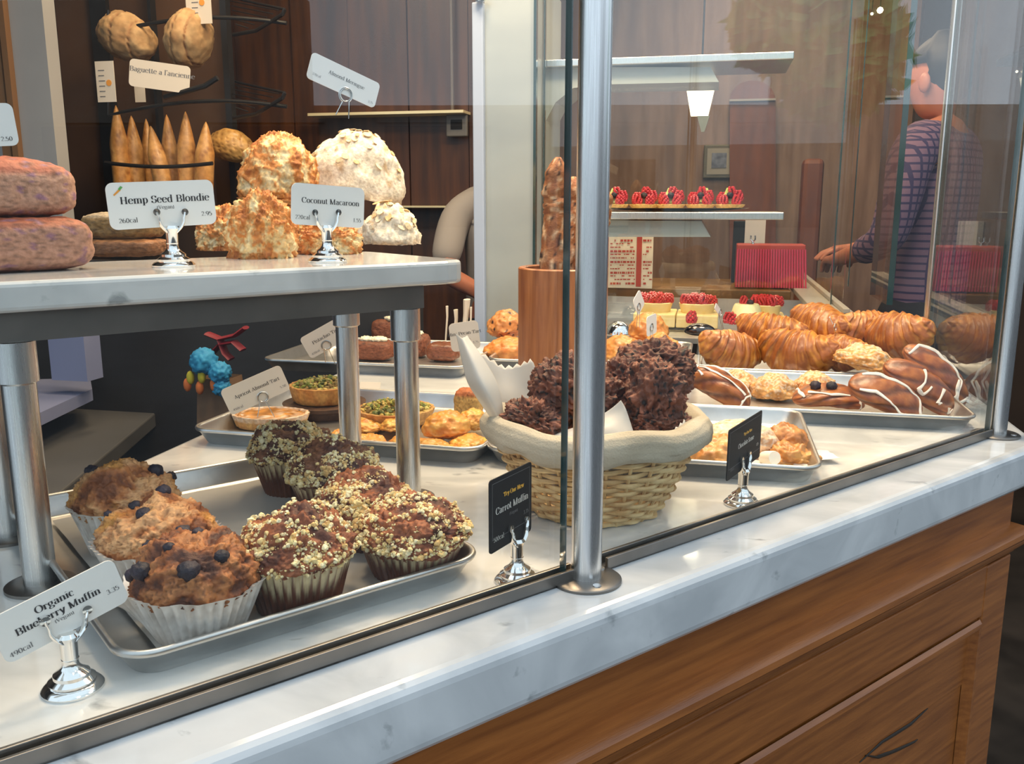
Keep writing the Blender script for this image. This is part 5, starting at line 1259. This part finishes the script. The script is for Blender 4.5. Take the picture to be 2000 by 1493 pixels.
rtube('hook_arm', [(322, 190, -.12), (365, 178, -.14), (400, 168, -.15), (425, 152, -.15)], .008)
a = atY(108, 100, RY + .2); b = atY(440, 420, RY + .2)
MB().box((a.x, RY + .22, -.9), (b.x + .04, RY + .24, a.z + .4), Mi_).build('back_plate', material('rack_back', srgb(84, 56, 32), srgb(66, 42, 22), scale=3, rough=.7), rk)
RUSTIC = material('rustic_crust', vcol=True, rough=.8, bump=.4, bscale=120, scale=30)
def loaf(cx, cy, w, h, Y, rz, label, seed):
    p = atY(cx, cy, Y); k_ = Y / 1760
    def f(n):
        q = Vector((n.x * w * k_ / 2, n.y * h * k_ / 2, n.z * h * k_ / 2)) + n * .006 * fbm(n, 2, seed, 4)
        s = abs(math.sin((n.x * 2.2 + n.z * .5 + .3) * 2.2)); cut = 1 - sm(0, .22, s); q -= n * .008 * cut
        c = mix((.42, .25, .11), (.50, .33, .16), .5 + nz(n, 3, seed)); c = mix(c, (.24, .09, .035), cut * .9); c = mix(c, (.32, .17, .07), sm(.1, .5, nz(n, 2, seed + 3)) * .6)
        return q, c
    tag(blob('round_loaf', f, 5, RUSTIC, None, p, (0, rz, 0)), label, 'bread', 'floury loaves on the bread rack')
loaf(248, 72, 130, 95, RY - .02, .45, 'left floury scored loaf on the rack, tilted down to the right', 3)
loaf(370, 76, 84, 122, RY - .02, .35, 'right floury scored loaf on the rack below the tall card', 5)
def baguette(x0, y0, x1, y1, w, Y, label, seed):
    A = atY(x0, y0, Y); B = atY(x1, y1, Y); r = w * Y / 1760 / 2
    def f(i, j):
        e = min(1, (i * 3.2) ** .75) * .96 + .04; a = 2 * PI * j; c_ = A.lerp(B, i); rr_ = r * e
        s = abs(math.sin(i * 9 + math.cos(a) * 1.2 + seed)); c = mix((.56, .25, .06), (.66, .36, .12), .5 + nz((i * 6, math.cos(a) * 2, math.sin(a)), 1, seed)); c = mix(c, (.30, .10, .02), (1 - sm(0, .3, s)) * .8)
        return c_ + Vector((rr_ * math.cos(a), rr_ * math.sin(a), 0)), c
    tag(surf('baguette', f, 30, 20, FOODG, loc=(0, 0, 0)), label, 'baguette', 'baguettes standing in the rack')
for k, (x0, y0, x1, y1, w, d, lab) in enumerate([(226, 206, 246, 365, 38, 0, 'leftmost baguette standing in the rack, one of the tallest'), (256, 226, 276, 365, 36, .03, 'second baguette from the left'), (285, 232, 298, 365, 30, .10, 'thin baguette behind the second and fourth'),
                                       (294, 246, 335, 365, 38, -.02, 'baguette leaning left in the middle of the rack'), (325, 224, 345, 365, 34, .06, 'baguette directly behind the leaning one'), (362, 218, 368, 365, 38, .02, 'tall reddish baguette second from the right'), (402, 238, 396, 365, 40, .0, 'rightmost baguette beside the sliced loaf')]):
    baguette(x0, y0, x1, y1 + 70, w, RY - .01 + d, lab, k)
p = atY(450, 290, RY + .1)
def rl(n):
    q = Vector((n.x * .082, n.y * .05, n.z * .052 + (.01 * (1 - n.x ** 2)))) + n * .003 * nz(n, 3, 2); s = abs(math.sin((n.x + n.z * .25) * 13)); q -= n * .0035 * (1 - sm(0, .3, s))
    return q, mix((.60, .34, .10), (.34, .14, .03), (1 - sm(0, .35, s)) * .8 + .2 * nz(n, 5, 3))
tag(blob('sliced_loaf', rl, 5, FOODG, None, p, (0, .15, 0)), 'golden ribbed country loaf at the right end of the rack', 'bread')
for (nm, lab, x0, y0, x1, y1, Y, rz) in (('hanging_card', 'tall cream card hanging below the left round loaf', 188, 120, 224, 200, RY - .14, .0), ('hanging_card', 'tall cream card above the right round loaf', 364, -40, 413, 48, RY - .05, .0), ('hanging_card', 'narrow cream card strip behind the slanted bread card', 263, 165, 283, 200, RY - .02, 0)):
    c = bx(nm, x0, y0, x1, y1, Y, .002, CARDW, None, 0, lab, 'card')
    if x1 - x0 > 30:
        lo = MB().lathe([(.0002, 0), (.009, .0), (.009, .0006), (.0002, .0006)], 20, Matrix.Translation((.012, -.0006, (.055 if 'left' in lab else .06))) @ Matrix.Rotation(PI / 2, 4, 'X')); lo.build('orange_emblem', ORANGE, c)
        mb = MB(); rr = random.Random(5)
        for r_ in range(6): mb.box((-.022, -.0006, .015 + r_ * .015), (-.022 + rr.uniform(.012, .022), -.0002, .0175 + r_ * .015))
        mb.build('printed_lines', GREYINK, c)['kind'] = 'stuff'
bz = atY(300, 170, RY - .16)
s_ = sign("slanted cream card reading Baguette à l'ancienne across the front of the bread rack".replace('à', 'a'), bz, math.radians(88), ((262, 113), (378, 133), (364, 181), (243, 168)), CARDW,
     [("Baguette a l'ancienne", .25, .04, .06, GREYINK, 1.2, 'c'), ('-', .2, -.4, -.3, ORANGE, 6, 'c')], holder='none')
# wall fittings
tr_ = bx('pale_bar', 600, 214, 905, 227, 3.2, .10, material('pale_yellow', (.85, .74, .45), rough=.25, metal=.3), None, .002, 'upper thin pale bar across the panelled wall', 'rail')  # thin pale bar built for a bright line across the wall
tr_.scale = (1, 1, .45)
tr_ = bx('pale_bar', 760, 398, 930, 406, 3.2, .10, MAT['pale_yellow'], None, .002, 'lower thin pale bar across the panelled wall behind the meringues', 'rail'); tr_.scale = (1, 1, .5)
th = empty('thermostat', atY(890, 245, 3.26), label='small grey thermostat on the panelled wall', cat='thermostat')
bx('housing', 871, 224, 912, 267, 3.26, .02, material('grey_plastic', (.13, .125, .12), rough=.5), th, bevel=.004); bx('screen', 880, 234, 902, 252, 3.255, .01, BLACKCARD, th)
bx('conduit', 879, -60, 884, 224, 3.27, .015, material('grey_pipe', (.12, .10, .09), rough=.5), None, .002, 'thin vertical conduit running up from the thermostat', 'pipe')
# far left: painted door and window frame
GP_ = material('grey_painted_panel', (.30, .30, .30), (.34, .335, .33), scale=3, rough=.5)
BS = material('brown_strip', srgb(120, 84, 48), rough=.5)
d = empty('door_1', atY(40, 600, 2.3), ); d['kind'] = 'structure'
bx('door_panel', -120, -60, 118, 760, 2.30, .05, GP_, d); bx('frame_strip', 14, -60, 30, 760, 2.285, .02, BS, d); bx('frame_strip', 33, -60, 44, 760, 2.28, .02, BS, d)
# sill, column and grey low counter
LAV = material('blue_lit_frame', (.17, .19, .30), (.2, .22, .34), scale=3, rough=.5)  # bluish light from outside put into the window frame colour
w = empty('window_1', atY(90, 740, 1.9)); w['kind'] = 'structure'
bx('window_post', 92, 560, 162, 742, 1.9, .06, LAV, w); bx('window_post', -60, 600, -5, 742, 1.9, .06, LAV, w)
q = [at(-60, 870, -.12), at(-60, 745, -.12), at(176, 738, -.12), at(180, 760, -.12)]
MB().prism([(p.x, p.y) for p in q], -.15, -.12, Matrix.Translation(-w.location)).build('window_sill', LAV, w)
GC_ = material('grey_worktop', (.06, .06, .058), (.08, .078, .075), scale=4, rough=.5)
q = [at(60, 1010, -.22), at(60, 842, -.22), at(190, 762, -.22), at(345, 772, -.22)]
lc = MB().prism([(p.x, p.y) for p in q], -.26, -.22).build('low_counter', GC_, bevel=.004); tag(lc, 'low grey worktop seen under the marble shelf at the left', 'worktop')
# brown paper bag with blue tissue
p = atY(400, 800, 1.8); p.z = -.16
bg = empty('paper_bag', p, label='brown paper bag with blue tissue puffs and orange tassels in the dark under the shelf', cat='bag')
KR = material('kraft_paper', srgb(120, 92, 66), srgb(96, 70, 50), scale=12, rough=.8, bump=.3)
def pxo(x, y, d=0): return atY(x, y, 1.8 + d) - p
A = pxo(385, 740); B_2 = pxo(442, 745); hb = .0
MB().add([(A.x, 0, A.z), (B_2.x, 0, A.z), (B_2.x, .07, A.z), (A.x, .07, A.z), (A.x - .01, 0, hb), (B_2.x + .01, 0, hb), (B_2.x + .01, .07, hb), (A.x - .01, .07, hb)], [(0, 3, 7, 4), (4, 5, 1, 0), (1, 5, 6, 2), (2, 6, 7, 3), (4, 7, 6, 5)]).build('bag', KR, bg)
BT = material('blue_tissue', (.012, .16, .32), (.02, .24, .42), scale=20, rough=.7, bump=.5)
for k, (x, y, r) in enumerate(((398, 706, .030), (430, 728, .024), (432, 756, .020))):
    def fb(n, r=r, k=k): return n * (r + .006 * fbm(n, 4, k, 3)), (0, 0, 0)
    blob('tissue_puff', fb, 4, BT, bg, pxo(x, y, -.02))
for k, (x, y, m) in enumerate(((372, 738, 'yellow_felt'), (394, 736, 'yellow_felt'), (366, 752, 'orange_felt'), (390, 758, 'orange_felt'), (418, 752, 'orange_felt'))):
    def fb(n, k=k): return Vector((n.x * .009, n.y * .009, n.z * .016)), (0, 0, 0)
    blob('tassel', fb, 2, material(m, (.5, .42, .03) if 'yellow' in m else (.55, .14, .03), rough=.8), bg, pxo(x, y, -.03))
rb = MB(); 
for pts in ([(405, 652), (430, 662), (460, 655), (480, 640)], [(415, 690), (432, 672), (458, 668), (475, 684)], [(430, 662), (440, 690), (452, 702)]):
    rb.tube([atY(x, y, 1.9) for x, y in pts], .016, 8, flat=.3)
tag(rb.build('red_ribbon', material('red_ribbon', (.16, .006, .015), rough=.6), smooth=True), 'dark red ribbon bow hanging in the dark below the shelf', 'ribbon')
q = atY(555, 690, 2.2); cl = empty('glass_cloche', q, label='dim grey glass dome in the dark behind the Apricot Almond Tart card', cat='cloche')
MB().lathe([(.052, 0), (.055, .003), (.046, .010), (.044, .03), (.030, .052), (.012, .062)], 32).build('dome', material('smoky_glass', (.03, .035, .05), rough=.12), cl, smooth=True); MB().lathe([(.005, .062), (.008, .07), (.004, .078)], 16).build('knob', MAT['smoky_glass'], cl, smooth=True)
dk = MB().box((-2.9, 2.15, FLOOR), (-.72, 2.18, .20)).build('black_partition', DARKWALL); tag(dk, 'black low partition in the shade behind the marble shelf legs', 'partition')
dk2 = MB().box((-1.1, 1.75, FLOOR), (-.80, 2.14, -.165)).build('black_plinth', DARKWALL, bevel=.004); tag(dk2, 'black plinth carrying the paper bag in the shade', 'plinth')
# paper cups and utensils bundle beyond the cakes
q = atY(895, 622, 2.1); ub_ = empty('utensil_bundle', q, label='bundle of crumpled paper bags and tongs standing behind the chocolate cakes', cat='utensils')
for k, (x0, y0, x1, y1, r, m) in enumerate(((870, 640, 873, 598, .006, CARDW), (905, 640, 912, 585, .016, CARDW), (888, 640, 890, 605, .010, CARDW), (915, 650, 920, 600, .005, CARDW))):
    MB().tube([atY(x0, y0 + 30, 2.1) - q, atY((x0 + x1) / 2 + 2, (y0 + y1) / 2, 2.1) - q, atY(x1, y1, 2.1) - q], lambda t, r=r: r * (.7 + .5 * t), 7, flat=.4).build('paper_sleeve', m, ub_)
# ================================================================ people
SKIN = material('skin', srgb(176, 110, 84), rough=.5, sss=.15)
HAIR = material('dark_hair', (.012, .009, .008), rough=.6)
def skin_body(name, joints, edges, mat, loc, root=0, sub=2):
    me = bpy.data.meshes.new(name); me.from_pydata([j[:3] for j in joints], edges, []); o = bpy.data.objects.new(name, me); link(o); o.location = loc
    s = o.modifiers.new('skin', 'SKIN'); s.use_smooth_shade = True; sv = me.skin_vertices[0].data
    for k, j in enumerate(joints): sv[k].radius = (j[3], j[4] if len(j) > 4 else j[3])
    sv[root].use_root = True
    m = o.modifiers.new('sub', 'SUBSURF'); m.levels = sub; m.render_levels = sub; me.materials.append(mat); return o
def skin_part(name, joints, edges, mat, parent, root=0): 
    o = skin_body(name, joints, edges, mat, (0, 0, 0), root); o.parent = parent; return o
def fingers(J, E, wrist, d, side, up):
    """palm plus five curled fingers"""
    base = len(J); w = Vector(wrist); pc = w + d * .075; J.append((*pc, .032, .014)); E.append((wrist_i[0], base))
    for k, (off, ln_) in enumerate(((-.028, .062), (-.010, .074), (.010, .070), (.028, .056))):
        a = len(J); p0 = pc + side * off; J.append((*p0, .010)); E.append((base, a)); p1 = p0 + d * ln_ * .5 - up * .012; J.append((*p1, .009)); E.append((a, a + 1)); p2 = p1 + d * ln_ * .35 - up * .026; J.append((*p2, .008)); E.append((a + 1, a + 2))
    a = len(J); t0 = w + d * .03 - side * .030; J.append((*t0, .011)); E.append((wrist_i[0], a)); t1 = t0 + d * .035 - side * .02 - up * .01; J.append((*t1, .010)); E.append((a, a + 1)); t2 = t1 + d * .028 - up * .008; J.append((*t2, .009)); E.append((a + 1, a + 2))
PL = Vector((.665, 3.1, FLOOR)); HT = 1.70
J = [(0, 0, .93, .085, .07), (0, .0, 1.12, .12, .09), (0, .01, 1.32, .16, .11), (0, .0, 1.44, .09, .07), (-.005, -.01, 1.50, .052), (-.01, -.025, 1.56, .066, .075), (-.015, -.035, 1.63, .075, .088), (-.015, -.02, 1.695, .05, .06)]
E = [(0, 1), (1, 2), (2, 3), (3, 4), (4, 5), (5, 6), (6, 7)]
def limb(J, E, start, pts):
    prev = start
    for p in pts: J.append(p); E.append((prev, len(J) - 1)); prev = len(J) - 1
    return prev
wrist_i = [0]
wr = limb(J, E, 3, [(.19, 0, 1.40, .055), (.25, -.03, 1.14, .042), (.10, -.24, 1.07, .028)]); wrist_i[0] = wr; fingers(J, E, (.10, -.24, 1.07), Vector((-.8, -.55, -.1)).normalized(), Vector((.5, -.8, 0)).normalized(), Vector((0, 0, 1)))
wr = limb(J, E, 3, [(-.19, 0, 1.40, .055), (-.25, -.05, 1.14, .042), (-.14, -.28, 1.09, .028)]); wrist_i[0] = wr; fingers(J, E, (-.14, -.28, 1.09), Vector((.5, -.8, 0)).normalized(), Vector((.8, .5, 0)).normalized(), Vector((0, 0, 1)))
for s in (-1, 1): limb(J, E, 0, [(s * .09, 0, .88, .09), (s * .10, .0, .48, .062), (s * .10, .02, .09, .04), (s * .10, -.12, .035, .035)])
per = skin_body('person', J, E, SKIN, PL); per.rotation_euler = (0, 0, -2.1); per.scale = (1.02, 1.02, 1.02)
tag(per, 'person with short dark hair in a purple checked shirt behind the side glass', 'person')
SH = bpy.data.materials.new('checked_shirt'); SH.use_nodes = True; nt = SH.node_tree; bs = nt.nodes['Principled BSDF']; bs.inputs['Roughness'].default_value = .85
tc = nt.nodes.new('ShaderNodeTexCoord'); sx = nt.nodes.new('ShaderNodeSeparateXYZ'); nt.links.new(tc.outputs['Object'], sx.inputs[0])
def stripe(out, n):
    m = nt.nodes.new('ShaderNodeMath'); m.operation = 'MULTIPLY'; m.inputs[1].default_value = n; nt.links.new(out, m.inputs[0]); f = nt.nodes.new('ShaderNodeMath'); f.operation = 'FRACT'; nt.links.new(m.outputs[0], f.inputs[0])
    g_ = nt.nodes.new('ShaderNodeMath'); g_.operation = 'LESS_THAN'; g_.inputs[1].default_value = .3; nt.links.new(f.outputs[0], g_.inputs[0]); return g_.outputs[0]
ad = nt.nodes.new('ShaderNodeMath'); ad.operation = 'ADD'; nt.links.new(stripe(sx.outputs[0], 45), ad.inputs[0]); nt.links.new(stripe(sx.outputs[2], 45), ad.inputs[1])
cr = nt.nodes.new('ShaderNodeValToRGB'); cr.color_ramp.elements[0].color = (.17, .10, .15, 1); cr.color_ramp.elements[1].color = (.035, .028, .08, 1); nt.links.new(ad.outputs[0], cr.inputs[0]); nt.links.new(cr.outputs[0], bs.inputs['Base Color'])
JS = [(0, 0, .80, .17, .125), (0, .0, 1.12, .16, .125), (0, .01, 1.32, .19, .13), (0, .0, 1.455, .085, .075), (.20, 0, 1.40, .072), (.262, -.03, 1.14, .058), (.17, -.15, 1.095, .044), (-.20, 0, 1.40, .072), (-.262, -.05, 1.14, .058), (-.19, -.19, 1.11, .044)]
skin_part('checked_shirt', JS, [(0, 1), (1, 2), (2, 3), (3, 4), (4, 5), (5, 6), (3, 7), (7, 8), (8, 9)], SH, per)
JT = [(0, 0, 1.02, .165, .13), (.095, 0, .82, .10), (.10, 0, .48, .075), (.10, .01, .12, .06), (-.095, 0, .82, .10), (-.10, 0, .48, .075), (-.10, .01, .12, .06), (0, 0, .90, .18, .14)]
skin_part('dark_trousers', JT, [(0, 7), (7, 1), (1, 2), (2, 3), (7, 4), (4, 5), (5, 6)], material('dark_cloth', (.02, .02, .025), rough=.9), per)
def hr(n):
    p = Vector((n.x * .088, n.y * .105, n.z * .105 + (0 if n.z > -.3 else 0)))
    if n.y < -.2: p = p * (.86 if n.z > .1 else .5)
    elif n.z < 0: p.z *= 1.25; p.x *= 1 - .35 * abs(n.z)
    return p + n * .004 * fbm(n, 9, 3, 3), (0, 0, 0)
blob('short_hair', hr, 4, HAIR, per, (-.013, -.012, 1.655))
for s in (-1, 1):
    def er(n): return Vector((n.x * .008, n.y * .018, n.z * .03)), (0, 0, 0)
    blob('ear', er, 2, SKIN, per, (-.013 + s * .085, -.03, 1.60))
# second person, in white behind the steel column
P2 = Vector((-.72, 3.09, FLOOR)); HT2 = 1.6
J = [(0, 0, .93, .12, .09), (0, -.02, 1.12, .13, .10), (0, -.05, 1.30, .16, .11), (0, -.07, 1.40, .08, .07), (0, -.10, 1.45, .05), (0, -.13, 1.51, .064, .075), (0, -.14, 1.57, .072, .085), (0, -.13, 1.63, .05, .06)]
E = [(0, 1), (1, 2), (2, 3), (3, 4), (4, 5), (5, 6), (6, 7)]
wr = limb(J, E, 3, [(.18, -.06, 1.34, .05), (.24, -.16, 1.12, .04), (.12, -.34, 1.08, .027)]); wrist_i[0] = wr; fingers(J, E, (.12, -.34, 1.08), Vector((-.6, -.8, -.1)).normalized(), Vector((.8, -.6, 0)).normalized(), Vector((0, 0, 1)))
wr = limb(J, E, 3, [(-.18, -.06, 1.34, .05), (-.24, -.16, 1.12, .04), (-.12, -.34, 1.06, .027)]); wrist_i[0] = wr; fingers(J, E, (-.12, -.34, 1.06), Vector((.5, -.8, -.1)).normalized(), Vector((.8, .5, 0)).normalized(), Vector((0, 0, 1)))
for s in (-1, 1): limb(J, E, 0, [(s * .09, 0, .88, .09), (s * .10, .0, .48, .062), (s * .10, .02, .09, .04), (s * .10, -.12, .035, .035)])
pe2 = skin_body('person', J, E, SKIN, P2); tag(pe2, 'person in a white shirt mostly hidden behind the steel column', 'person'); pe2.rotation_euler = (0, 0, .4); pe2.scale = (.93, .93, .93)
JS = [(0, 0, .80, .17, .125), (0, -.02, 1.12, .155, .125), (0, -.05, 1.30, .18, .13), (0, -.07, 1.41, .08, .075), (.19, -.06, 1.33, .068), (.245, -.15, 1.14, .055), (-.19, -.06, 1.33, .068), (-.245, -.15, 1.14, .055)]
skin_part('white_shirt', JS, [(0, 1), (1, 2), (2, 3), (3, 4), (4, 5), (3, 6), (6, 7)], material('white_cotton', (.36, .33, .31), rough=.9), pe2)
skin_part('dark_trousers', JT, [(0, 7), (7, 1), (1, 2), (2, 3), (7, 4), (4, 5), (5, 6)], MAT['dark_cloth'], pe2)
blob('short_hair', hr, 4, HAIR, pe2, (0, -.12, 1.59))
